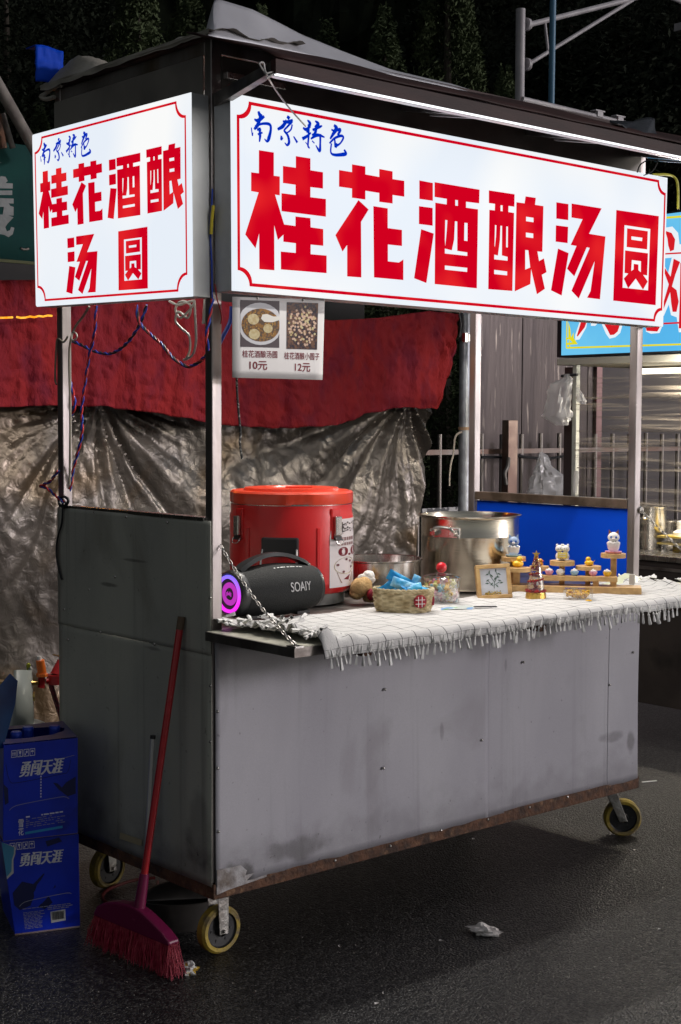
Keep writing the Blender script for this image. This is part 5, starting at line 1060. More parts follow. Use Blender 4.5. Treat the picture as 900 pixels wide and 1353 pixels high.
for (bx, F, full) in ((up_box, UF, 1), (lo_box, LF2, 0)):
    # transport symbols in small frames
    v0 = .865 if full else .90
    for k in range(4):
        u = .10+.082*k
        outline([[(u, v0), (u+.07, v0), (u+.07, v0+.075), (u, v0+.075)], [(u+.006, v0+.006), (u+.064, v0+.006), (u+.064, v0+.069), (u+.006, v0+.069)]], lambda x, y, F=F: F(x, y), PRW, bx, 'symbol_frame')
        c = u+.035
        if k == 0: pl_ = [[(c-.018, v0+.018), (c-.008, v0+.018), (c-.008, v0+.04), (c-.003, v0+.04), (c-.013, v0+.06), (c-.023, v0+.04), (c-.018, v0+.04)], [(c+.008, v0+.018), (c+.018, v0+.018), (c+.018, v0+.04), (c+.023, v0+.04), (c+.013, v0+.06), (c+.003, v0+.04), (c+.008, v0+.04)]]
        elif k == 1: pl_ = [[(c-.016, v0+.06), (c+.016, v0+.06), (c+.012, v0+.038), (c+.003, v0+.03), (c+.003, v0+.02), (c+.012, v0+.014), (c-.012, v0+.014), (c-.003, v0+.02), (c-.003, v0+.03), (c-.012, v0+.038)]]
        elif k == 2: pl_ = [circ(c+.006, v0+.045, .012, .014, 12), [(c-.02, v0+.015), (c-.006, v0+.015), (c-.006, v0+.03), (c-.02, v0+.03)]]
        else: pl_ = [[(c-.02, v0+.04)]+circ(c, v0+.04, .02, .018, 8, 180, 20)+[(c+.02, v0+.04)], [(c-.002, v0+.016), (c+.002, v0+.016), (c+.002, v0+.038), (c-.002, v0+.038)]]
        outline(pl_, lambda x, y, F=F: F(x, y), PRW, bx, 'transport_symbol')
    b_ = (.205, .655, .80, .815) if full else (.19, .72, .78, .86)
    for k_ in range(3): text('勇闯天涯', (b_[0]+.008*k_, b_[1], b_[2]+.008*k_, b_[3]), (lambda x, y, F=F, k_=k_: F(x, y, .00012*k_)), PRW, bx, shear=.3)
# upper box details
def line(F, bx, pts, w_, mat=PRW):
    g = MB(); P = [Vector((*p, 0)) for p in pts]; P = smooth(P, 3); V = []
    for i, p in enumerate(P):
        d_ = (P[min(i+1, len(P)-1)]-P[max(i-1, 0)]).normalized(); n_ = Vector((-d_.y, d_.x, 0))*w_
        V += [F((p+n_).x, (p+n_).y), F((p-n_).x, (p-n_).y)]
    g.add(V, [(2*i, 2*i+1, 2*i+3, 2*i+2) for i in range(len(P)-1)]); g.build('carton_crease', mat, bx)
CRS = pm('crease_grey', (.25, .26, .34), rough=.5)
line(UF, up_box, [(.08, .32), (.14, .355), (.3, .375), (.7, .40), (.82, .40), (.88, .375)], .003, CRS)
line(UF, up_box, [(.75, .80), (.95, .825)], .0025, CRS)
line(UF, up_box, [(.03, .80), (.08, .63), (.2, .60), (.75, .64), (.86, .66), (.9, .78)], .003, PRD)
for k in range(8): outline([[(.49, .42+k*.03), (.505, .42+k*.03), (.505, .437+k*.03), (.49, .437+k*.03)]], lambda x, y: UF(x, y), PRW, up_box, 'fine_print')
outline([[(.29, .05), (.79, .075), (.79, .10), (.29, .075)]], lambda x, y: UF(x, y), PRC, up_box, 'cyan_bar')
text('雪', (.20, .13, .27, .215), UF, PRW, up_box, bold=.01); text('花', (.20, .045, .27, .125), UF, PRW, up_box, bold=.01)
random.seed(5)
for r_ in range(6):
    u = .30
    while u < .78:
        w_ = random.uniform(.02, .07); y0 = .225-r_*.021+.03*(u-.3)
        if random.random() < .86: outline([[(u, y0), (u+w_, y0), (u+w_, y0+(.014 if r_ == 0 else .007)), (u, y0+(.014 if r_ == 0 else .007))]], lambda x, y: UF(x, y), PRW if r_ == 0 else CRS, up_box, 'fine_print')
        u += w_+.012
# big dark print on both
for F, bx, pl_ in ((UF, up_box, [[(.66, .56), (.72, .55), (.78, .50), (.84, .55), (.97, .60), (.97, .42), (.86, .40), (.80, .44), (.74, .48)], [(0.0, .60), (.06, .55), (.07, .40), (.02, .38)]]), (LF2, lo_box, [[(.56, .96), (.74, .985), (.78, .94), (.58, .90)], [(.05, .45), (.2, .56), (.35, .52), (.50, .62), (.62, .60), (.66, .46), (.52, .42), (.60, .30), (.48, .24), (.30, .30), (.12, .26), (.05, .32)]])):
    for p_ in pl_: outline([p_], lambda x, y, F=F: F(x, y, -.0005), PRD, bx, 'dark_print')
line(LF2, lo_box, [(.12, .30), (.2, .34), (.4, .36), (.8, .385), (.88, .37)], .003, CRS)
for r_ in range(12):
    u = .16
    while u < .40:
        w_ = random.uniform(.02, .08); y0 = .225-r_*.0155
        outline([[(u, y0), (u+w_, y0), (u+w_, y0+.006), (u, y0+.006)]], lambda x, y: LF2(x, y), CRS, lo_box, 'fine_print'); u += w_+.012
for r_ in range(3):
    u = .16 if r_ == 0 else .52
    while u < .84:
        w_ = random.uniform(.02, .07); y0 = .265-r_*.018
        outline([[(u, y0), (u+w_, y0), (u+w_, y0+.008), (u, y0+.008)]], lambda x, y: LF2(x, y), CRS, lo_box, 'fine_print'); u += w_+.01
outline([[(.56, .085), (.78, .095), (.78, .215), (.56, .205)]], lambda x, y: LF2(x, y), pm('label_white', (.5, .5, .5), rough=.5), lo_box, 'barcode_label')
u = .575
while u < .765:
    w_ = random.choice((.004, .007, .011)); outline([[(u, .115), (u+w_, .115), (u+w_, .20), (u, .20)]], lambda x, y: LF2(x, y, .0003), BLACKP, lo_box, 'barcode_bar'); u += w_+random.choice((.004, .006))
outline([[(0.0, .995), (.17, .93), (.155, .86), (.12, .8), (.10, .66), (.03, .62), (0, .60)]], lambda x, y: LF2(x, y, .0003), pm('torn_white', (.5, .5, .5), rough=.8), lo_box, 'torn_edge')
outline([[(0.0, .995), (.15, .93), (.135, .86), (.10, .8), (.075, .68), (.02, .64), (0, .63)]], lambda x, y: LF2(x, y, .0006), pm('torn_cyan', (.05, .24, .42), rough=.5), lo_box, 'torn_edge')
# open top of the upper box: lid with a hole, bottles, flap
TL, TR, BR, BL = uc
FT = quadmap(TL+e2, TR+e2, TR, TL)
outer = [(0, 0), (1, 0), (1, 1), (0, 1)]; hole = [(.06, .22), (.35, .17), (.70, .22), (.88, .35), (.92, .5), (.8, .62), (.45, .72), (.12, .76)]
outline([outer, hole], lambda x, y: FT(x, y)+Vector((0, 0, .003+.004*math.sin(y*3))), pm('lid_print', (.10, .09, .17), (.05, .06, .2), sc=8, rough=.5), up_box, 'lid_panel')
BTL = pm('bottle_glass', (.01, .05, .04), rough=.1, coat=.5); CAPB = pm('cap_blue', (.01, .04, .4), rough=.3, metal=.3)
for (u, v, lab) in ((.22, .32, 'beer bottle neck with blue cap at the front left of the open carton'), (.42, .55, 'beer bottle neck with blue cap in the middle of the open carton'), (.78, .5, 'beer bottle neck in the right part of the open carton')):
    p = FT(u, v); p.z = .288; b = thing('beer_bottle', lab, 'bottle', p, 'beer bottles in the open carton')
    MB(Matrix.Translation(p)).lathe([(.027, 0), (.029, .004), (.029, .11), (.024, .14), (.013, .165), (.0125, .205)], n=20).build('bottle_body', BTL, b, smooth=50)
    MB(Matrix.Translation(p)).lathe([(.0165, .165), (.0142, .19), (.0142, .204)], n=20).build('neck_label', CAPB, b, smooth=50)
    MB(Matrix.Translation(p)).lathe([(.0148, .203), (.0148, .2085), (.012, .212), (0, .212)], n=20).build('bottle_cap', CAPB, b, smooth=40)
fa, fb_, fc, fd = [az_(.475, 2, 975), az_(.475, -12, 972), None, None][:4]
p0 = TL+Vector((-.002, 0, .0)); 
def fl2(u, v):
    a = p0+(TL+e2-p0)*0+Vector((-.004, 0, 0)); 
    b0 = az_(.48, -6+10*u, 968); top_ = b0+Vector((.025+.016*u, 0, .125))
    return b0.lerp(top_, v)+Vector((.004*math.sin(v*3), .02*v, 0))
fx = [(-14, 990), (4, 988), (20, 930), (23, 900), (14, 891), (2, 905), (-14, 930)]
pp = [ay_(TL.y+.02, x, y) for x, y in fx]
g = MB(); n = len(pp); g.add(pp+[p+Vector((0, .004, 0)) for p in pp], [tuple(range(n)), tuple(range(2*n-1, n-1, -1))]+[(i, (i+1) % n, n+(i+1) % n, n+i) for i in range(n)]); g.build('box_flap', pm('flap_navy', (.006, .02, .10), (.01, .06, .2), sc=7, rough=.4), up_box, bevel=.001)
# ================================================================ GAS CYLINDER BEHIND THE BOXES
GC = pm('cylinder_paint', (.34, .36, .33), (.26, .28, .26), sc=6, rough=.4, bump=.1, bsc=10)
gp = az_(.0, 8, 1100); gx = ay_(.82, 8, 900); cx_, cy_ = gx.x, .86
gc = thing('gas_cylinder', 'pale grey gas cylinder with brass valve behind the beer cartons', 'gas cylinder', (cx_, cy_, 0))
r_ = .14; zt_ = .455
prof = [(0, .03), (.06, .03), (.11, .045), (.16, .08), (.17, .12), (.17, .34), (.16, .40), (.125, .44), (.05, zt_+.005), (.03, zt_+.01)]
MB(Matrix.Translation((cx_, cy_, 0))).lathe(prof, n=48).build('tank', GC, gc, smooth=60)
MB(Matrix.Translation((cx_, cy_, 0))).lathe([(.10, 0), (.104, .0), (.104, .05), (.10, .05)], n=40).build('foot_ring', GC, gc, smooth=40)
g = MB(Matrix.Translation((cx_, cy_, 0))); V = []; N = 44
for i in range(N+1):
    a = R(-250+ (250+0)*i/N); zt2 = .60+.006*math.sin(a*3)
    if -152 < math.degrees(a) < -92: zt2 = .475
    V += [Vector((.093*math.cos(a), .093*math.sin(a), .40)), Vector((.088*math.cos(a), .088*math.sin(a), zt2))]
g.add(V, [(2*i, 2*i+2, 2*i+3, 2*i+1) for i in range(N)]); g.build('collar', GC, gc, smooth=True, solid=.004)
MB().tube([Vector((cx_+.093, cy_, .42)), Vector((cx_+.092, cy_-.002, .5)), Vector((cx_+.088, cy_-.004, .592)), Vector((cx_+.08, cy_-.02, .60))], .0055, 8, sub=4).build('collar_edge', pm('edge_lime', (.3, .32, .02), rough=.5), gc, smooth=True)
BRS = pm('brass', (.6, .42, .14), rough=.3, metal=1)
MB().cyl((cx_, cy_, .45), (cx_, cy_, .54), .012).cyl((cx_, cy_, .53), (cx_, cy_, .565), .022, n=10).cyl((cx_, cy_, .52), (cx_+.075, cy_-.05, .52), .010).cyl((cx_+.045, cy_-.03, .52), (cx_+.06, cy_-.04, .52), .015, n=6).cyl((cx_+.07, cy_-.047, .52), (cx_+.08, cy_-.053, .52), .013, n=10).build('valve', BRS, gc, smooth=40)
vp = ay_(.8, 54, 885); rg = thing('gas_regulator', 'orange and red gas regulator between cylinder and cart panel', 'regulator', vp)
ORG = pm('orange_plastic', (.75, .16, .02), rough=.35); RDP = pm('red_plastic', (.42, .015, .02), rough=.4)
Y_ = lambda x, y: ay_(.8, x, y)
def bl(n_, pts, mat, th=.03, bev=.002):
    P = [Y_(*p) for p in pts]; k = len(P); MB().add([p-Vector((0, th/2, 0)) for p in P]+[p+Vector((0, th/2, 0)) for p in P], [tuple(range(k)), tuple(range(2*k-1, k-1, -1))]+[(i, (i+1) % k, k+(i+1) % k, k+i) for i in range(k)]).build(n_, mat, rg, bevel=bev)
MB().cyl(Y_(55.5, 889), Y_(53, 872), .0125, .0115, 14).build('orange_cap', ORG, rg, smooth=40, bevel=.001); MB().cyl(Y_(55.5, 894), Y_(55.5, 889.5), .0165, n=8).build('cap_skirt', ORG, rg, bevel=.001)
bl('stem', [(53, 892), (57, 892), (57, 908), (52, 908)], RDP, .012); MB().cyl(Y_(76, 903), Y_(76, 891), .030, .028, 20).cyl(Y_(60, 900), Y_(76, 898), .007).build('regulator_body', RDP, rg, smooth=40)
MB().cyl(Y_(77, 890.5), Y_(80, 872), .022, .008, 16).build('regulator_dome', RDP, rg, smooth=40)
MB().cyl(Y_(52, 867), Y_(52, 873), .006).build('vent_cap', WHITEP, rg); MB().cyl(Y_(80, 862), Y_(80, 874), .002).build('gauge_pin', BRS, rg); MB().tube([Y_(70, 865), Y_(79, 867)], .002).build('pin', BRS, rg)
MB().cyl(Y_(30, 903), Y_(50, 902), .006).build('inlet', BRS, rg)
MB().tube([Y_(66, 900), Y_(72, 920), Y_(80, 945), Y_(88, 975), Y_(94, 1010)], .007, 10, sub=5).build('gas_hose', pm('hose_maroon', (.2, .03, .05), (.05, .02, .02), sc=100, rough=.6), rg, smooth=True)
# plastic draped over cylinder foot
# ================================================================ LITTER
def litter(n_, lab, cat, px, py, rx, ry, rz, mat, seed, mat2=None):
    p = az_(rz*.6, px, py); MB(Matrix.Translation(p) @ Matrix.Rotation(seed, 4, 'Z')).ell((0, 0, 0), (rx, ry, rz), 22, 14, .9, seed).build(n_, mat, None, base=(p.x, p.y, 0), smooth=25, label=lab, category=cat)
CRU = pm('crumpled_paper', (.8, .76, .73), (.65, .6, .57), sc=60, rough=.8, bump=.5, bsc=90)
litter('paper_scrap', 'flat crumpled whitish paper on the asphalt in front of the cart', 'paper', 640, 1230, .036, .020, .012, CRU, 2)
litter('paper_ball', 'crumpled white and yellow wrapper beside the broom bristles', 'wrapper', 250, 1281, .020, .017, .014, pm('wrapper_paper', (.6, .6, .58), (.5, .32, .03), sc=45, lo=.5, hi=.54, rough=.6, bump=.5, bsc=90), 4)
for i, (x, y) in enumerate(((839, 1123), (783, 1158), (873, 1228), (626, 1108), (506, 1312), (583, 1243), (498, 1326), (448, 1250))):
    p = az_(.002, x, y); MB(Matrix.Translation(p) @ Matrix.Rotation(i, 4, 'Z')).add([(-.006, -.002, 0), (.006, -.002, .002), (.007, .002, 0), (-.005, .002, .003), (0, 0, -.0015)], [(0, 1, 2, 3), (0, 4, 1), (1, 4, 2), (2, 4, 3), (3, 4, 0)]).build('paper_crumb', CRU, None, base=p, label=['tiny pale crumb just below the right caster', 'tiny pale crumb on the asphalt left of the right caster', 'tiny crumb at the right edge of the asphalt', 'tiny crumb under the right part of the cart', 'tiny crumb low in the foreground, right of centre', 'tiny crumb between the cart and the paper scrap', 'tiny crumb nearest the bottom of the picture', 'tiny crumb on the dark asphalt below the front panel'][i], category='crumb', group='paper crumbs on the asphalt')
g = MB(); random.seed(21)
for k in range(420):
    px, py = random.uniform(0, 900), 1353-random.random()**1.4*300
    if py < 1120+ (900-px)*.12: continue
    p = az_(.0, px, py); r_ = random.uniform(.0008, .0022); a = random.random()*6
    c_, s_ = math.cos(a)*r_, math.sin(a)*r_
    g.add([p+Vector((c_, s_, .0006)), p+Vector((-s_, c_, .0006)), p+Vector((-c_, -s_, .0006)), p+Vector((s_, -c_, .0006)), p+Vector((0, 0, r_*1.2))], [(0, 1, 4), (1, 2, 4), (2, 3, 4), (3, 0, 4)])
g.build('street_grit', pm('grit', (.3, .28, .25), rough=.7), None, base=(0, -.4, 0), kind='stuff', label='tiny pale grit scattered over the asphalt', category='grit')
p = az_(.002, 858, 1033); MB(Matrix.Translation(p) @ Matrix.Rotation(-.35, 4, 'Z')).box(-.03, .03, -.002, .002, 0, .003).build('straw', WHITEP, None, base=p, label='white drinking straw lying on the ground right of the cart', category='straw')
# ================================================================ STALL BEHIND: pole, tarpaulin, red cloth, green sign
YB = 1.8
PIP = pm('galvanised_pipe', (.36, .38, .42), (.25, .26, .29), sc=14, rough=.4, metal=.6, bump=.2, bsc=40)
ps = thing('pole', 'galvanised steel pole standing at the right end of the red cloth', 'pole', (2.70, YB, 0))
MB().cyl((2.70, YB, 0), (2.70, YB, 2.4), .0245, n=20).build('pipe', PIP, ps, smooth=40)
MB().cyl((2.70, YB, 1.238), (2.70, YB, 1.252), .027, n=20).build('pipe_band', pm('tan_tape', (.4, .25, .15), rough=.6), ps, smooth=40)
MB().cyl((2.70, YB, 1.63), (2.70, YB, 1.66), .028, n=20).box(2.66, 2.674, YB-.04, YB-.02, 1.625, 1.665).build('clamp', STEEL, ps, smooth=40)
cable('rope_end', 'pale rope end tied on the galvanised pole and hanging left of it', 'rope', [ay_(YB-.03, x, y) for x, y in ((610, 571), (605, 573), (601, 580), (599, 600), (596, 612), (594, 630), (594, 642))], lambda t: .005-.002*t, pm('rope_pale', (.5, .44, .38), rough=.9))
cable('cord', 'dark cord looped at the top of the galvanised pole', 'cord', [ay_(YB-.04, x, y) for x, y in ((606, 410), (609, 430), (607, 446), (612, 430), (611, 412))], .004, WK)
TARP = bpy.data.materials.new('silver_tarp'); 
TARP = pm('silver_brown_tarp', (.13, .112, .098), (.08, .068, .06), sc=2.5, rough=.33, metal=.45, bump=.35, bsc=26, rvar=.1, c3=(.11, .07, .035), sc3=1.2, lo3=.5, hi3=.62, distort=1.2, bstretch=(1, 1, 1))
def interp(tab, x):
    for (a, b), (c, d) in zip(tab, tab[1:]):
        if x <= c: return b+(d-b)*max(0, (x-a))/(c-a)
    return tab[-1][1]
botpx = [(-200, 545), (0, 538), (60, 536), (130, 537), (200, 546), (275, 560), (350, 566), (440, 562), (490, 545), (530, 538), (575, 541), (605, 440)]
bot = [(ay_(YB, x, y).x, ay_(YB, x, y).z) for x, y in botpx]
toppx = [(-200, 368), (0, 371), (60, 371), (300, 400), (430, 424), (500, 420), (562, 411), (600, 415), (640, 416)]
top_ = [(ay_(YB, x, y).x, ay_(YB, x, y).z) for x, y in toppx]
A1 = ay_(YB, 142, 532); A2 = ay_(YB, 560, 530); A3 = ay_(YB, 185, 535)
def ridge(ang, k, s_): return 1-2*abs(noise.noise(Vector((ang*k, s_, 0))))
xr_top, xr_bot = ay_(YB, 577, 540).x+.10, ay_(YB, 556, 740).x+.08
def tarp(u, v):
    z = 1.42*(1-v)+0.0*v; xr = xr_top+(xr_bot-xr_top)*min(1, v*2.1)-.05*v
    x = -.35+(xr+.35)*u
    y = 0
    for A, wgt in ((A1, 1), (A2, 1.1)):
        dx, dz = x-A.x, A.z-z+.03; r = math.hypot(dx, dz); ang = math.atan2(dx, dz)
        fall = math.exp(-r*1.5)*min(1, r*6)
        y += wgt*.05*ridge(ang, 3.0, 1+A.x)*fall*1.2+wgt*.011*ridge(ang+.15*noise.noise(Vector((x*3, z*3, 1))), 8, 5+A.x+r)*fall+wgt*.002*ridge(ang+.05*noise.noise(Vector((x*6, z*6, 0))), 24, r*2)*math.exp(-r)*min(1, r*4)
    n1 = noise.noise(Vector((x*2.4, z*1.8, 3)))
    y += .055*n1+.02*noise.noise(Vector((x*7, z*1.3, 11)))+.006*(1-abs(noise.noise(Vector((x*5+z*4, z*3-x*3, 1)))*2))+.0034*(1-abs(noise.noise(Vector((x*16+z*9, z*9-x*6, 7)))*2))+.0013*(1-2*abs(noise.noise(Vector((x*38+z*20, z*30-x*14, 9)))))
    return Vector((x, YB+.06+y, z))
MB().grid(tarp, 330, 170).build('tarpaulin', TARP, None, base=(1.3, YB, 0), smooth=True, label='large crinkled silver brown tarpaulin hanging behind the cart down to the ground', category='tarpaulin')
RCL = pm('red_cloth', (.19, .011, .018), (.25, .014, .016), sc=4, rough=.85, bump=.9, bsc=60, c3=(.14, .009, .022), sc3=14, lo3=.45, hi3=.7, det=8, distort=.3, spec=.2, stretch=(1, 1, .55))
xre = ay_(YB, 604, 430).x
def redc(u, v):
    x = -.35+(xre+.35)*u; zt = interp(top_, x); zb = interp(bot, x); z = zt+(zb-zt)*v
    A = ay_(YB, 562, 411); dx, dz = x-A.x, A.z-z+.02; r = math.hypot(dx, dz); ang = math.atan2(dx, dz)
    y = .035*noise.noise(Vector((x*3.1, z*.9, 2)))+.024*noise.noise(Vector((x*9, z*1.6, 2)))+.010*noise.noise(Vector((x*24, z*3, 5)))+.03*ridge(ang, 3.2, 2)*math.exp(-r*1.8)*min(1, r*5)
    y += .009*(1-abs(2*noise.noise(Vector((x*22+z*5, z*20, 4)))))+.0035*noise.noise(Vector((x*60, z*24, 1)))
    y -= .014*v*v*noise.noise(Vector((x*26, 0, 8)))
    z += .006*noise.noise(Vector((x*14, 0, 0)))*(v > .98)
    return Vector((x, YB-.035+y, z))
MB().grid(redc, 300, 60).build('red_cloth', RCL, None, base=(1.2, YB, 1.6), smooth=True, solid=.002, label='long crimson cloth hanging behind the cart above the silver tarpaulin', category='cloth')
GSN = pm('green_sign_paint', (.006, .05, .045), (.005, .035, .035), sc=5, rough=.75, spec=.15, bump=.05)
GSW = pm('sign_letter_grey', (.2, .215, .215), (.15, .165, .165), sc=40, rough=.6)
a, b = ay_(YB, -60, 183), ay_(YB, 62, 347.5)
z1_, z0_ = ay_(YB, 20, 190.5).z, ay_(YB, 20, 346).z
gs = thing('green_sign', 'dark green sign board with pale lettering above the red cloth', 'sign', ((a.x+b.x)/2, YB, z0_))
MB().box(a.x-.3, b.x+.08, YB-.01, YB+.05, z0_, z1_).build('board', GSN, gs, bevel=.003)
MB().box(a.x-.3, b.x+.08, YB-.016, YB-.0105, z0_-.006, z0_+.004).build('board_trim', pm('trim_olive', (.12, .13, .05), rough=.6), gs)
def GS(x, y): return ay_(YB-.0115, x/5.42, 180+y/5.412)
for pol in ([(-60, 330), (-20, 300), (10, 285), (40, 290), (56, 320), (40, 335), (92, 338), (92, 374), (-60, 372)], [(-60, 388), (88, 388), (88, 420), (-60, 420)], [(-60, 440), (98, 446), (98, 482), (62, 480), (75, 498), (98, 505), (98, 568), (62, 566), (98, 580), (55, 625), (38, 650), (50, 680), (72, 672), (80, 648), (104, 655), (92, 700), (62, 722), (30, 705), (-60, 690), (-60, 560), (20, 560), (28, 505), (-60, 505)], [(-60, 185), (15, 188), (-20, 196), (-60, 198)]):
    P = [GS(*p) for p in pol]; k = len(P)
    outline([[(p.x, p.z) for p in P]], lambda x, y: Vector((x, YB-.0115, y)), GSW, gs, 'character')
P = GS(175, 805); MB().tube([GS(150, 800), GS(165, 808), GS(190, 808), GS(205, 803)], .004, 6).build('sign_hook', STEELD, gs)
# amber led strip stuck on the red cloth
AMB = pm('amber_led', (1, .30, .01), (1, .5, .06), sc=40, emis=1.3)
at_ = thing('led_rope', 'glowing amber light strip laid along the red cloth at the far left', 'light strip', ay_(YB-.1, 40, 420))
for (x0, x1) in ((-30, 17), (22, 69)):
    pts = [ay_(YB-.09, x0+(x1-x0)*i/8, 419.5-2.2*i/8*(x0 > 0)) for i in range(9)]
    pts = [p+Vector((0, 0, random.uniform(-.002, .002))) for p in pts]
    MB().tube(pts, .0035, 6).build('light_segment', AMB, at_, smooth=True)
al = bpy.data.lights.new('amber_light', 'AREA'); al.shape = 'RECTANGLE'; al.size = .35; al.size_y = .02; al.energy = .35; al.color = (1, .4, .05)
ao = bpy.data.objects.new('amber_light', al); COL.objects.link(ao); ao.parent = at_; ao.location = ay_(YB-.12, 30, 421)-wbase(at_); ao.rotation_euler = (R(90), 0, R(180))
# diagonal and brown poles top left
WPL = pm('weathered_wood', (.22, .2, .18), (.14, .12, .11), sc=20, rough=.8, bump=.3)
MB().cyl(ay_(1.7, -12, 95), ay_(1.7, 50, 205), .020, n=14).build('stay_pole', WPL, None, base=ay_(1.7, 50, 205), smooth=40, label='slanting grey pole above the green sign at the left edge', category='pole')
MB().cyl(ay_(1.74, -4, 150), ay_(1.74, 4, 196), .014, n=10).build('wood_stake', RUST, None, base=ay_(1.74, 4, 196), smooth=40, label='short dark stake under the slanting pole, nearest the left edge', category='stake')
MB().cyl(ay_(1.75, 3, 150), ay_(1.75, 17, 196), .010, n=10).build('wood_stake', WPL, None, base=ay_(1.75, 17, 196), smooth=40, label='thin leaning stake under the slanting pole, right of the darker one', category='stake')
# dark stall wall behind the tarpaulin
MB().box(-.8, 2.55, YB+.5, YB+.56, 0, 2.2).build('stall_wall', pm('black_board', (.02, .018, .018), rough=.8), None, base=(1, YB+.5, 0), label='plain black board wall closing off the space behind the red cloth', category='wall')
# ================================================================ FENCE AND STEEL WALL
YF = 3.0
FB = pm('fence_steel', (.26, .235, .225), rough=.3, metal=.9)
fc_ = thing('fence', 'low stainless steel fence of upright bars behind the cart', 'fence', (5, YF, 0))
fbm = MB().cyl((0, 0, .02), (0, 0, 1.205), .0135, n=12).mesh('bar', FB, smooth_=40)
for i in range(-3, 17):
    x = 3.75+.1695*i; inst('bar', fbm, fc_, Matrix.Translation((x, YF, random.uniform(-.004, .004))))
for z in (1.105, .35): MB().box(3.2, 6.5, YF-.012, YF+.012, z-.014, z+.014).build('rail', pm('fence_rail', (.15, .09, .07), (.2, .17, .155), sc=3, rough=.5, metal=.5), fc_)
pst = ay_(YF-.08, 676, 600)
MB().box(pst.x-.05, pst.x+.03, YF-.10, YF-.05, 0, 1.285).build('fence_post', pm('brown_post', (.16, .10, .08), (.3, .22, .17), sc=6, rough=.35, metal=.6), fc_, bevel=.003)
MB().tube([ay_(YF-.12, x, y) for x, y in ((672, 604), (671, 616), (667, 626), (669, 640))], .012, 8, sub=4).build('fence_lock', STEELD, fc_, smooth=True)
cable('black_wire', 'black wire pulled along the fence rail', 'wire', [ay_(YF-.03, x, y) for x, y in ((636, 604), (660, 604), (685, 603), (720, 606), (750, 602))], .008, WK)
YW = 3.22
SSW = pm('brushed_wall', (.05, .041, .041), (.032, .026, .027), sc=2, rough=.32, metal=.85, bump=.12, bsc=9, stretch=(5, 5, .5), c3=(.22, .19, .17), sc3=7, lo3=.6, hi3=.75)
x0, x1, x2 = ay_(YW, 632, 500).x, ay_(YW, 690, 500).x, ay_(YW, 793, 500).x
sw = thing('steel_wall', 'brushed stainless steel wall panels standing right behind the fence', 'wall', ((x0+x2)/2, YW, 0))
for a, b in ((x0, x1-.003), (x1+.003, x1+.62), (x1+.626, x2-.06)): MB().box(a, b, YW, YW+.02, 0, 2.6).build('panel', SSW, sw, bevel=.002)
MB().box(x2-.057, x2, YW-.02, YW+.03, 0, 2.6).build('corner_trim', pm('maroon_steel', (.16, .09, .09), rough=.35, metal=.6), sw, bevel=.002)
MB().box(x0-.06, x0-.002, YW, YW+.02, 0, 2.6).build('edge_strip', BLACKP, sw)
MB().box(x2+.02, x2+6, YW+.3, YW+.35, 0, 2.7).build('dark_wall', pm('maroon_dark', (.05, .035, .04), (.03, .02, .025), sc=2, rough=.6), None, base=(x2+3, YW+.3, 0), label='dark maroon wall carrying on to the right of the steel panels', category='wall')
MB().box(2.6, x0-.1, YW+.9, YW+.95, 0, 2.6).build('dark_wall', pm('near_black', (.012, .014, .012), rough=.9), None, base=(3.3, YW+.9, 0), label='nearly black wall seen between red cloth and steel panels', category='wall')
# small printed card low behind the pole
a = ay_(2.4, 562, 672); 
MB().box(a.x-.02, a.x+.27, 2.4, 2.41, a.z-.10, a.z).build('notice_card', pm('notice_white', (.4, .4, .42), (.05, .05, .06), sc=30, lo=.5, hi=.53, rough=.6), None, base=a-Vector((0, 0, .1)), label='grey printed card half hidden behind the stock pot rim', category='notice')
# ================================================================ NEIGHBOUR CART ON THE RIGHT
XN = 2.666
nb = thing('neighbour_cart', 'dark neighbouring food cart with cling film windows and blue sign on the right', 'food cart', (XN+.6, .5, 0))
NBD = pm('neighbour_dark', (.035, .028, .026), (.055, .045, .04), sc=3, rough=.45, metal=.3, bump=.1, bsc=10, c3=(.02, .018, .016), sc3=7)
ye, y0n = 1.157, -.10
MB().box(XN, XN+.02, y0n, ye, .168, .735).build('side_panel', NBD, nb, bevel=.002)
MB().box(XN+.02, XN+1.1, y0n, y0n+.02, .168, .735).build('front_panel', NBD, nb, bevel=.002)
MB().box(XN+.02, XN+1.1, ye-.02, ye, .168, .735).build('back_panel', NBD, nb, bevel=.002)
MB().box(XN-.012, XN+1.1, y0n-.01, ye+.01, .736, .757).build('worktop', STEEL, nb, bevel=.002)
MB().box(XN-.006, XN, y0n, ye, .70, .712).build('side_moulding', STEELD, nb)
for x_, y_ in ((XN, ye-.022), (XN, y0n), (XN+1.08, ye-.022), (XN+1.08, y0n)): MB().box(x_, x_+.022, y_, y_+.022, .757, 1.51).build('post', pm('white_post', (.36, .37, .34), rough=.4), nb, bevel=.002)
MB().box(XN+.004, XN+.018, ye+.002, ye+.045, .757, 1.50).build('post_strip', pm('dark_strip', (.06, .045, .045), rough=.4, metal=.4), nb)
for x_, y_ in ((XN+.1, .0), (XN+.1, 1.05), (XN+1.0, 0), (XN+1.0, 1.05)):
    MB(Matrix.Translation((x_, y_, .06)) @ Matrix.Rotation(R(90), 4, 'X')).lathe([(.02, -.014), (.055, -.014), (.06, 0), (.055, .014), (.02, .014)], n=28).build('caster_wheel', RUB, nb, smooth=40)
    MB().box(x_-.02, x_+.02, y_-.02, y_+.02, .10, .17).build('caster_fork', STEELD, nb)
MB().box(XN-.03, XN+1.15, y0n-.03, ye+.06, 1.508, 1.536).build('beam', pm('beam_cream', (.42, .4, .34), rough=.5), nb, bevel=.003)
MB().box(XN+.02, XN+1.15, y0n-.03, ye+.06, 2.05, 2.08).build('roof', NBD, nb)
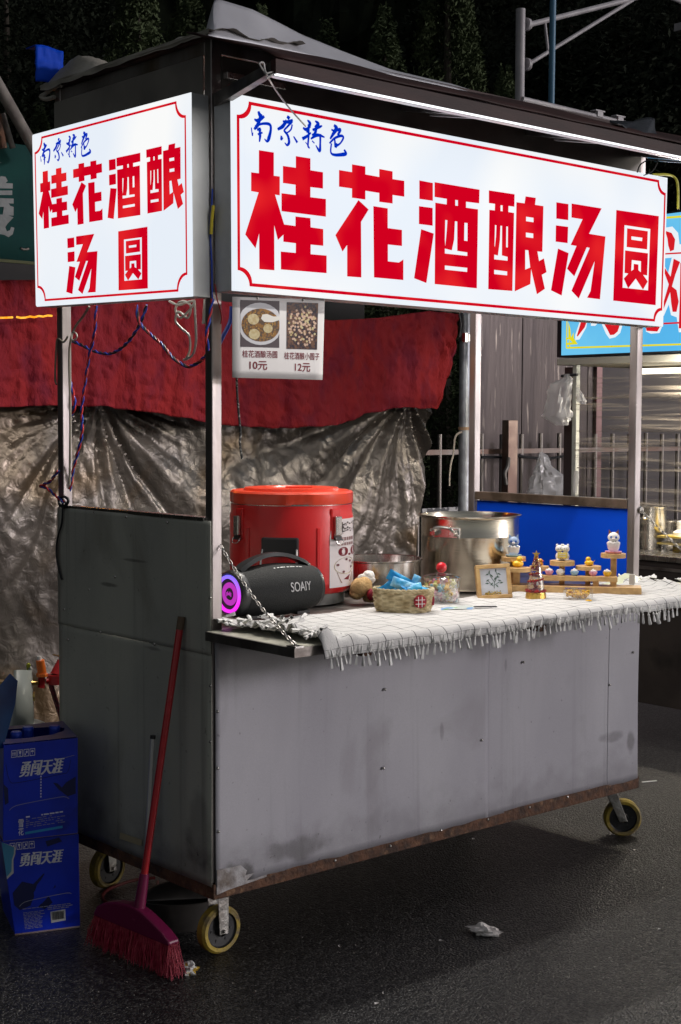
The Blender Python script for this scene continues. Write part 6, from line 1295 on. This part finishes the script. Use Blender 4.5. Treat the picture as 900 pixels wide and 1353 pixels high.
# cling film
FILM = bpy.data.materials.new('cling_film'); FILM.use_nodes = True
def mk_film(m):
    n = m.node_tree.nodes; L = m.node_tree.links; o = n['Material Output']; n.remove(n['Principled BSDF']); tc = n.new('ShaderNodeTexCoord')
    mp = n.new('ShaderNodeMapping'); mp.inputs['Scale'].default_value = (1, .9, 26); mp.inputs['Rotation'].default_value = (R(-9), 0, 0); L.new(tc.outputs['Object'], mp.inputs[0])
    nz = n.new('ShaderNodeTexNoise'); nz.inputs['Scale'].default_value = 2.2; nz.inputs['Detail'].default_value = 7; nz.inputs['Distortion'].default_value = .8; L.new(mp.outputs[0], nz.inputs['Vector'])
    mr = n.new('ShaderNodeMapRange'); mr.inputs['From Min'].default_value = .48; mr.inputs['From Max'].default_value = .70; mr.inputs['To Min'].default_value = .05; mr.inputs['To Max'].default_value = .75; L.new(nz.outputs[0], mr.inputs[0])
    t = n.new('ShaderNodeBsdfTransparent'); g_ = n.new('ShaderNodeBsdfPrincipled'); g_.inputs['Base Color'].default_value = (.42, .36, .29, 1); g_.inputs['Roughness'].default_value = .2; g_.inputs['Specular IOR Level'].default_value = .9  # warm base colour puts the film's brown reflections into the streaks
    bp = n.new('ShaderNodeBump'); bp.inputs['Strength'].default_value = .8; bp.inputs['Distance'].default_value = .01; L.new(nz.outputs[0], bp.inputs['Height']); L.new(bp.outputs[0], g_.inputs['Normal'])
    mx = n.new('ShaderNodeMixShader'); L.new(mr.outputs[0], mx.inputs[0]); L.new(t.outputs[0], mx.inputs[1]); L.new(g_.outputs[0], mx.inputs[2]); L.new(mx.outputs[0], o.inputs[0])
mk_film(FILM)
MB().grid(lambda u, v: Vector((XN-.002+.006*math.sin(v*30+u*9)+.004*math.sin(v*71), ye-.02-(ye-y0n-.02)*u, .76+.72*v)), 40, 90).build('film_window', FILM, nb, smooth=True)
# goods inside
def np_(Y_off, px, py): return ax_(XN+Y_off, px, py)
def inside(nm, lab, cat, px, pyb, w_, h_, mat, kind='pot', off=.25):
    p = np_(off, px, pyb); p.z = .757 if p.z < .95 else p.z; t = thing(nm, lab, cat, p); T = Matrix.Translation(p)
    if kind == 'pot':
        MB(T).lathe([(w_*.96, 0), (w_, .006), (w_, h_), (w_*1.05, h_+.004), (w_*.96, h_+.003), (w_*.95, .02), (0, .015)], n=36).build('pot_body', mat, t, smooth=40)
        for s_ in (-1, 1): MB(T).tube([(s_*w_, -.02, h_*.75), (s_*(w_+.025), -.015, h_*.75), (s_*(w_+.025), .015, h_*.75), (s_*w_, .02, h_*.75)], .004, 6, sub=3).build('pot_handle', STEEL, t, smooth=True)
    else:
        MB(T).lathe([(w_*.9, 0), (w_, .01), (w_, h_*.75), (w_*.5, h_*.85), (w_*.45, h_)], n=24).build('bottle_body', mat, t, smooth=50)
        MB(T).lathe([(w_*.5, h_), (w_*.5, h_+.02), (0, h_+.022)], n=16).build('cap', WHITEP, t, smooth=40)
        MB(T).lathe([(w_*1.01, .0), (w_*1.02, h_*.18), (w_*.99, h_*.19)], n=24).build('label_band', pm('mustard', (.6, .4, .02), rough=.5), t, smooth=40)
inside('steel_pot', 'tall steel pot behind the film, right by our right front post', 'pot', 862, 730, .055, .17, STEEL)
inside('steel_pot', 'broad steel pot behind the film of the neighbouring cart, right one', 'pot', 885, 728, .06, .10, STEEL, off=.45)
inside('sauce_bottle', 'white sauce bottle with mustard band behind the film at the right edge', 'bottle', 899, 706, .03, .10, WHITEP, 'bottle')
for i, (py, lab) in enumerate(((708, 'upper'), (717, 'lower'))):
    a = np_(.18, 868, py); b = np_(.18, 915, py+2); MB().box(a.x, a.x+.25, b.y-.15, a.y, a.z-.006, a.z+.002).build('tray_shelf', pm('shelf_yellow', (.6, .42, .04), (.5, .5, .45), sc=6, rough=.3), nb)
nh, ntb = None, MB().cyl((XN+.25, .1, 1.485), (XN+.25, 1.0, 1.485), .012, n=10)
ntb.build('lamp_tube', pm('neighbour_tube', (1, .9, .7), emis=3), nb, smooth=True)
arealight('neighbour_light', (XN+.25, .55, 1.47), .03, .9, 17, (1, .88, .70), (0, 0, 0), nb)
pl2 = bpy.data.lights.new('stall_light', 'POINT'); pl2.energy = 110; pl2.color = (1, .93, .8); pl2.shadow_soft_size = .03
po = bpy.data.objects.new('stall_light', pl2); COL.objects.link(po); po.parent = nb; po.location = Vector((XN-.06, .50, 1.47))-wbase(nb)
MB().ell((XN-.06, .50, 1.47), .028, 14, 10).build('bulb', pm('bulb_glow', (1, .9, .75), emis=4), nb, smooth=True).visible_shadow = True
nb.children[-1].hide_render = False
# blue neighbour sign
NBL = pm('blue_lightbox', (.10, .48, .86), (.16, .58, .9), sc=3, emis=.95, rough=.3); NBY = pm('yellow_ink', (.85, .78, .02), emis=.9); NBW = pm('white_ink', (.86, .92, .98), emis=.95); NBR = pm('red_ink', (.70, .012, .02), emis=.95)
XS = XN-.03
za, zb_ = 1.548, 2.068; yl = ax_(XS, 742, 450).y; yr = .2
MB().box(XS+.004, XS+.08, yr, yl+.028, za-.008, zb_+.008).build('blue_sign', BLACKP, nb, bevel=.002)
sg_ = nb.children[-1] if False else [o for o in nb.children if o.name.startswith('blue_sign')][0]
MB().box(XS, XS+.0035, yr+.005, yl, za, zb_).build('sign_face', NBL, sg_)
def BS(x, y): p = ax_(XS-.001, 730+x/5.294, 270+y/5.294); return (p.y, p.z)
def ns(pol, mat, k, nm='sign_character'): outline([[BS(*p) for p in pol]], lambda y, z, k=k: Vector((XS-.0008*k, y, z)), mat, sg_, nm)
def bar(p, q_, w_, mat, k, nm='sign_line'):
    a, b = Vector((*p, 0)), Vector((*q_, 0)); d_ = (b-a).normalized(); n_ = Vector((-d_.y, d_.x, 0))*w_/2
    ns([(a+n_)[:2], (b+n_)[:2], (b-n_)[:2], (a-n_)[:2]], mat, k, nm)
bar((100, 1004), (1250, 968), 13, NBY, 1); bar((700, 100), (1250, 60), 15, NBY, 1); bar((104, 700), (98, 1008), 8, NBY, 1)
ns([(112, 820), (126, 870), (132, 930), (150, 895), (150, 935), (178, 978), (95, 985), (95, 970), (140, 965), (120, 945), (95, 945), (95, 935), (112, 930)], NBY, 2, 'corner_ornament'); bar((118, 950), (122, 1005), 7, NBY, 1.5)
for pol in ([(190, 825), (245, 815), (238, 860), (190, 945), (160, 950), (160, 915)], [(345, 835), (495, 830), (475, 900), (440, 930), (400, 940), (375, 905)], [(545, 850), (600, 845), (575, 905), (555, 905)], [(655, 850), (770, 850), (750, 900), (690, 905), (655, 890)], [(270, 820), (320, 830), (300, 850), (270, 850)],
            [(780, 165), (840, 155), (880, 200), (890, 280), (1100, 260), (1100, 350), (780, 378)], [(835, 375), (870, 365), (1100, 360), (1100, 890), (885, 895), (870, 790), (830, 775), (815, 700), (780, 780), (760, 780), (760, 500), (760, 380), (810, 480)]): ns(pol, NBW, 2)
for pol in ([(200, 825), (240, 826), (228, 860), (178, 925), (172, 920)], [(365, 840), (475, 838), (458, 890), (432, 912), (405, 915), (388, 880)], [(562, 852), (590, 850), (570, 890)], [(655, 860), (755, 855), (735, 890), (660, 885)],
            [(790, 185), (835, 200), (860, 245), (852, 318), (825, 330), (812, 290), (806, 240)], [(780, 342), (1100, 322), (1100, 336), (780, 352)],
            [(850, 380), (895, 403), (862, 490), (838, 575), (870, 600), (885, 680), (870, 752), (842, 752), (832, 690), (825, 615), (778, 735), (770, 715), (815, 560), (785, 480), (785, 440), (828, 505)], [(897, 410), (1100, 395), (1100, 860), (885, 868), (893, 640)], [(778, 828), (900, 822), (900, 834), (778, 840)]): ns(pol, NBR, 3)
# plastic bags
BAGM = bpy.data.materials.new('bag_plastic'); BAGM.use_nodes = True
def mk_bag(m):
    n = m.node_tree.nodes; L = m.node_tree.links; o = n['Material Output']; p_ = n['Principled BSDF']; p_.inputs['Base Color'].default_value = (.62, .61, .62, 1); p_.inputs['Roughness'].default_value = .25; p_.inputs['Alpha'].default_value = .5
    p_.inputs['Transmission Weight'].default_value = .0
mk_bag(BAGM)
def bag(lab, plane, rows, n_, seed, base, grp=None):
    """rows: (y, left, right) in the photo; a closed crumpled skin"""
    g = MB(); V = []; N = 30; m = len(rows)
    K_ = 5; R_ = []
    for i in range(m-1):
        for k in range(K_): t = k/K_; R_.append([rows[i][c]*(1-t)+rows[i+1][c]*t for c in range(3)])
    R_.append(list(rows[-1])); m = len(R_)
    for j, (y, l, r) in enumerate(R_):
        a, b = plane(l, y), plane(r, y); c = (a+b)/2; h_ = (b-a)/2; dpt_ = h_.length*.45; nn = h_.cross(Vector((0, 0, 1))).normalized()
        for i in range(N):
            t = 2*math.pi*i/N; p = c+h_*math.cos(t)+nn*dpt_*math.sin(t)
            w_ = noise.noise(Vector((math.cos(t)*4+seed, j*.35, math.sin(t)*4)))*.24+(abs(noise.noise(Vector((math.cos(t)*5+seed, j*.25, math.sin(t)*5))))*-.35+noise.noise(Vector((math.cos(t)*9, j*.9, math.sin(t)*9)))*.12)*min(1, j/6)
            V.append(c+(p-c)*(1+w_))
    F = [(j*N+i, j*N+(i+1) % N, (j+1)*N+(i+1) % N, (j+1)*N+i) for j in range(m-1) for i in range(N)]+[tuple(range(N)), tuple(range((m-1)*N, m*N))]
    g.add(V, F); g.build('plastic_bag', BAGM, None, base=base, smooth=35, label=lab, category='plastic bag', group=grp)
PB = lambda x, y: ax_(XN-.05, x, y)
bag('translucent plastic bag with black knot hanging from the white post, upper one', PB, [(494, 746, 754), (500, 744, 756), (507, 727, 756), (525, 723, 755), (550, 717, 753), (562, 735, 751)], 0, 1, PB(740, 494))
bag('small white torn bag corner poking out right of the white post', PB, [(512, 762, 764), (520, 762, 770), (530, 762, 775), (534, 768, 774)], 0, 5, PB(762, 512))
PF_ = lambda x, y: ay_(YF-.15, x, y)
bag('white plastic carrier bag hung on the fence below the upper bag', PF_, [(597, 713, 716), (602, 712, 723), (615, 709, 728), (630, 704, 743), (650, 699, 748), (668, 699, 748)], 0, 9, PF_(722, 597))
bag('small crumpled white bag in the lower corner beside the white post', PB, [(622, 759, 765), (632, 758, 765), (645, 757, 763), (652, 757, 762)], 0, 13, PB(760, 622))
MB().tube([PB(742, 497), PB(752, 496), PB(763, 495)], .006, 6, sub=3).build('bag_tie', BLACKP, None, base=PB(752, 496), smooth=True, label='black tie holding the upper plastic bag on the white post', category='tie')
# ================================================================ FAR: camera mast, blue pole, roof pipe
LG = pm('mast_grey', (.42, .40, .42), (.33, .31, .33), sc=5, rough=.5, bump=.05)
YM = 5.0
ms = thing('camera_mast', 'grey steel mast with two braced arms behind the roof on the right', 'mast', (6.61, YM, 0))
c_ = ay_(YM, 688, 12)
MB().cyl((c_.x, YM, 0), (c_.x, YM, c_.z), .037, n=18).build('mast_pole', LG, ms, smooth=40)
def arm(a, b, r, nm): MB().cyl(ay_(YM, *a), ay_(YM, *b), r, n=12).build(nm, LG, ms, smooth=40)
arm((698, 33), (860, -8), .022, 'arm'); arm((698, 85), (836, 0), .016, 'brace'); arm((720, 30), (724, 66), .012, 'arm_tie')
for y in (32, 85):
    a = ay_(YM, 694, y); MB().cyl(a, a+Vector((.03, 0, 0)), .05, n=18).build('flange', LG, ms, smooth=30)
    for k in range(4): t = k*1.57+.78; p = a+Vector((.031, .035*math.cos(t), .035*math.sin(t))); MB().cyl(p, p+Vector((.012, 0, 0)), .008, n=6).build('flange_bolt', STEELD, ms)
MB().cyl(ay_(YM, 880, -6), ay_(YM, 900, 2), .022, n=12).build('arm_far', LG, ms); MB().box(*[v for p in ((ay_(YM, 897, 36).x, ay_(YM, 903, 38).x),) for v in p], YM-.05, YM+.05, ay_(YM, 897, 40).z, ay_(YM, 897, 30).z).build('lamp_head', LG, ms)
c_ = ay_(4.6, 727, 60)
MB().cyl(Vector((c_.x, 4.6, 0)), Vector((c_.x+.03, 4.6, 5.2)), .024, n=14).build('blue_pole', pm('pole_blue', (.06, .17, .28), rough=.5), None, base=(c_.x, 4.6, 0), smooth=40, label='thin blue upright pole in front of the grey mast', category='pole')
pp1 = thing('roof_pipe', 'pale horizontal pipe with two clamps along the roof on the right', 'pipe', ay_(1.2, 700, 136))
MB().cyl(ay_(1.2, 690, 131), ay_(1.2, 830, 164), .011, n=12).build('pipe', LG, pp1, smooth=40)
for x, y in ((790, 150), (817, 157)):
    p = ay_(1.2, x, y); MB().box(p.x-.03, p.x+.03, 1.185, 1.215, p.z+.006, p.z+.012).box(p.x-.018, p.x+.018, 1.185, 1.215, p.z-.016, p.z+.006).build('clamp', LG, pp1, bevel=.001)
# ================================================================ TREES
LEAF = [pm('conifer_leaf', (.085, .11, .055), (.045, .06, .03), sc=3, rough=.8, spec=.1), pm('broad_leaf', (.022, .028, .018), (.009, .012, .008), sc=2, rough=.8, spec=.1)]
BARK = pm('bark', (.05, .04, .03), rough=.9, bump=.4, bsc=20)
def leafcloud(g, pts, size, rnd):
    for p in pts:
        a = Vector((rnd.uniform(-1, 1), rnd.uniform(-1, 1), rnd.uniform(-.6, 1))).normalized(); b = a.orthogonal().normalized(); s_ = size*rnd.uniform(.6, 1.3)
        g.add([p-a*s_, p+b*s_*.4, p+a*s_, p-b*s_*.4], [(0, 1, 2, 3)])
def conifer_mesh(seed, H=7.5, Rr=1.35, n_=30000):
    rnd = random.Random(seed); g = MB(); P = []
    cl_ = [(rnd.random()**.8, rnd.random()*6.28) for _ in range(150)]
    while len(P) < n_:
        h, a0 = rnd.choice(cl_); h = min(.99, max(.0, h+rnd.gauss(0, .015))); rr = Rr*((1-h)**.75)*(.55+.45*rnd.random())+.03; a = a0+rnd.gauss(0, .22)
        P.append(Vector((rr*math.cos(a), rr*math.sin(a), .5+h*(H-.5)+rnd.gauss(0, .08))))
    leafcloud(g, P, .036, rnd); return g.mesh('crown', LEAF[0])
def broad_mesh(seed, H=7, Rr=2.6, n_=30000):
    rnd = random.Random(seed); g = MB(); P = []
    cs = []
    for _ in range(70):
        d_ = Vector((rnd.gauss(0, 1), rnd.gauss(0, 1), rnd.gauss(0, .8))).normalized()*rnd.random()**.4; cs.append(Vector((d_.x*Rr, d_.y*Rr, H*.62+d_.z*H*.38)))
    for _ in range(n_): c = rnd.choice(cs); P.append(c+Vector((rnd.gauss(0, .3), rnd.gauss(0, .3), rnd.gauss(0, .22))))
    leafcloud(g, P, .042, rnd); return g.mesh('crown', LEAF[1])
CN = [conifer_mesh(i) for i in (1, 2)]; BRD = [broad_mesh(i) for i in (1, 2)]
tk = MB().tube([(0, 0, 0), (.03, 0, 2), (-.02, .02, 4.5), (0, 0, 7)], lambda t: .16*(1-t)+.02, 8, sub=3).mesh('trunk', BARK, smooth_=True)
def ground_at(px, dist): d_ = ray(px, 676); d_.z = 0; d_.normalize(); return Vector((CAM.x, CAM.y, 0))+d_*dist
TR_ = [(58, 15, 0, .80, 'slim dark conifer above the blue sheet on the roof'), (105, 16, 0, .78, 'dark conifer in the gap right of the blue sheet'), (185, 14, 1, 1.05, 'tall dark conifer left of the bent roof sheet'), (250, 15, 0, 1.05, 'tall dark conifer right behind the bent roof sheet'), (345, 16, 1, 1.05, 'dark conifer rising over the slope of the roof sheet'), (430, 14, 0, .92, 'dark conifer above the middle of the roof'), (505, 15, 1, 1.0, 'dark conifer left of the widest one over the roof'), (585, 14, 0, 1.08, 'wide dark conifer left of the slim one by the mast'), (662, 13, 1, .80, 'slim pointed conifer just left of the grey mast')]
for i, (px, ds, k, sc_, lab) in enumerate(TR_):
    b = ground_at(px, ds); t = thing('conifer_tree', lab, 'tree', b, 'dark conifers behind the stalls')
    for me, nm in ((CN[k], 'crown'), (tk, 'trunk')): inst(nm, me, t, Matrix.Translation(b) @ Matrix.Rotation(i*1.3, 4, 'Z') @ Matrix.Scale(sc_*.72, 4) )
for i, (px, ds, k, sc_, lab) in enumerate(((745, 19, 0, 1.45, 'dark leafy tree right behind the blue pole'), (815, 20, 1, 1.5, 'dark leafy tree under the mast arm'), (890, 18, 0, 1.4, 'dark leafy tree at the right edge'), (950, 20, 1, 1.5, 'dark leafy tree just past the right edge'), (-60, 19, 1, 1.3, 'dark leafy tree at the far left edge'), (15, 19, 0, 1.2, 'dark leafy tree above the slanting pole'))):
    b = ground_at(px, ds); t = thing('broadleaf_tree', lab, 'tree', b, 'dark leafy trees behind the stalls')
    for me, nm in ((BRD[k], 'crown'), (tk, 'trunk')): inst(nm, me, t, Matrix.Translation(b) @ Matrix.Rotation(i*2.1, 4, 'Z') @ Matrix.Scale(sc_*.8, 4))
def wood(u, v):  # tree mass added as a backdrop so the ambient sky stays out of view
    a = R(-70+ 142*u); rr = 30-5*math.sin(v*1.5)+2.2*noise.noise(Vector((u*30, v*5, 0)))+.9*noise.noise(Vector((u*120, v*16, 2)))
    h = (17+2.5*noise.noise(Vector((u*26, 0, 5)))+1.2*noise.noise(Vector((u*90, 0, 5))))*v
    return Vector((CAM.x+rr*math.sin(a), CAM.y+rr*math.cos(a), h))
MB().grid(wood, 400, 40).build('wood_backdrop', LEAF[1], None, base=(10, 12, 0), kind='stuff', label='dark backdrop of far trees added to hide the brighter sky', category='wood')
finish_print()
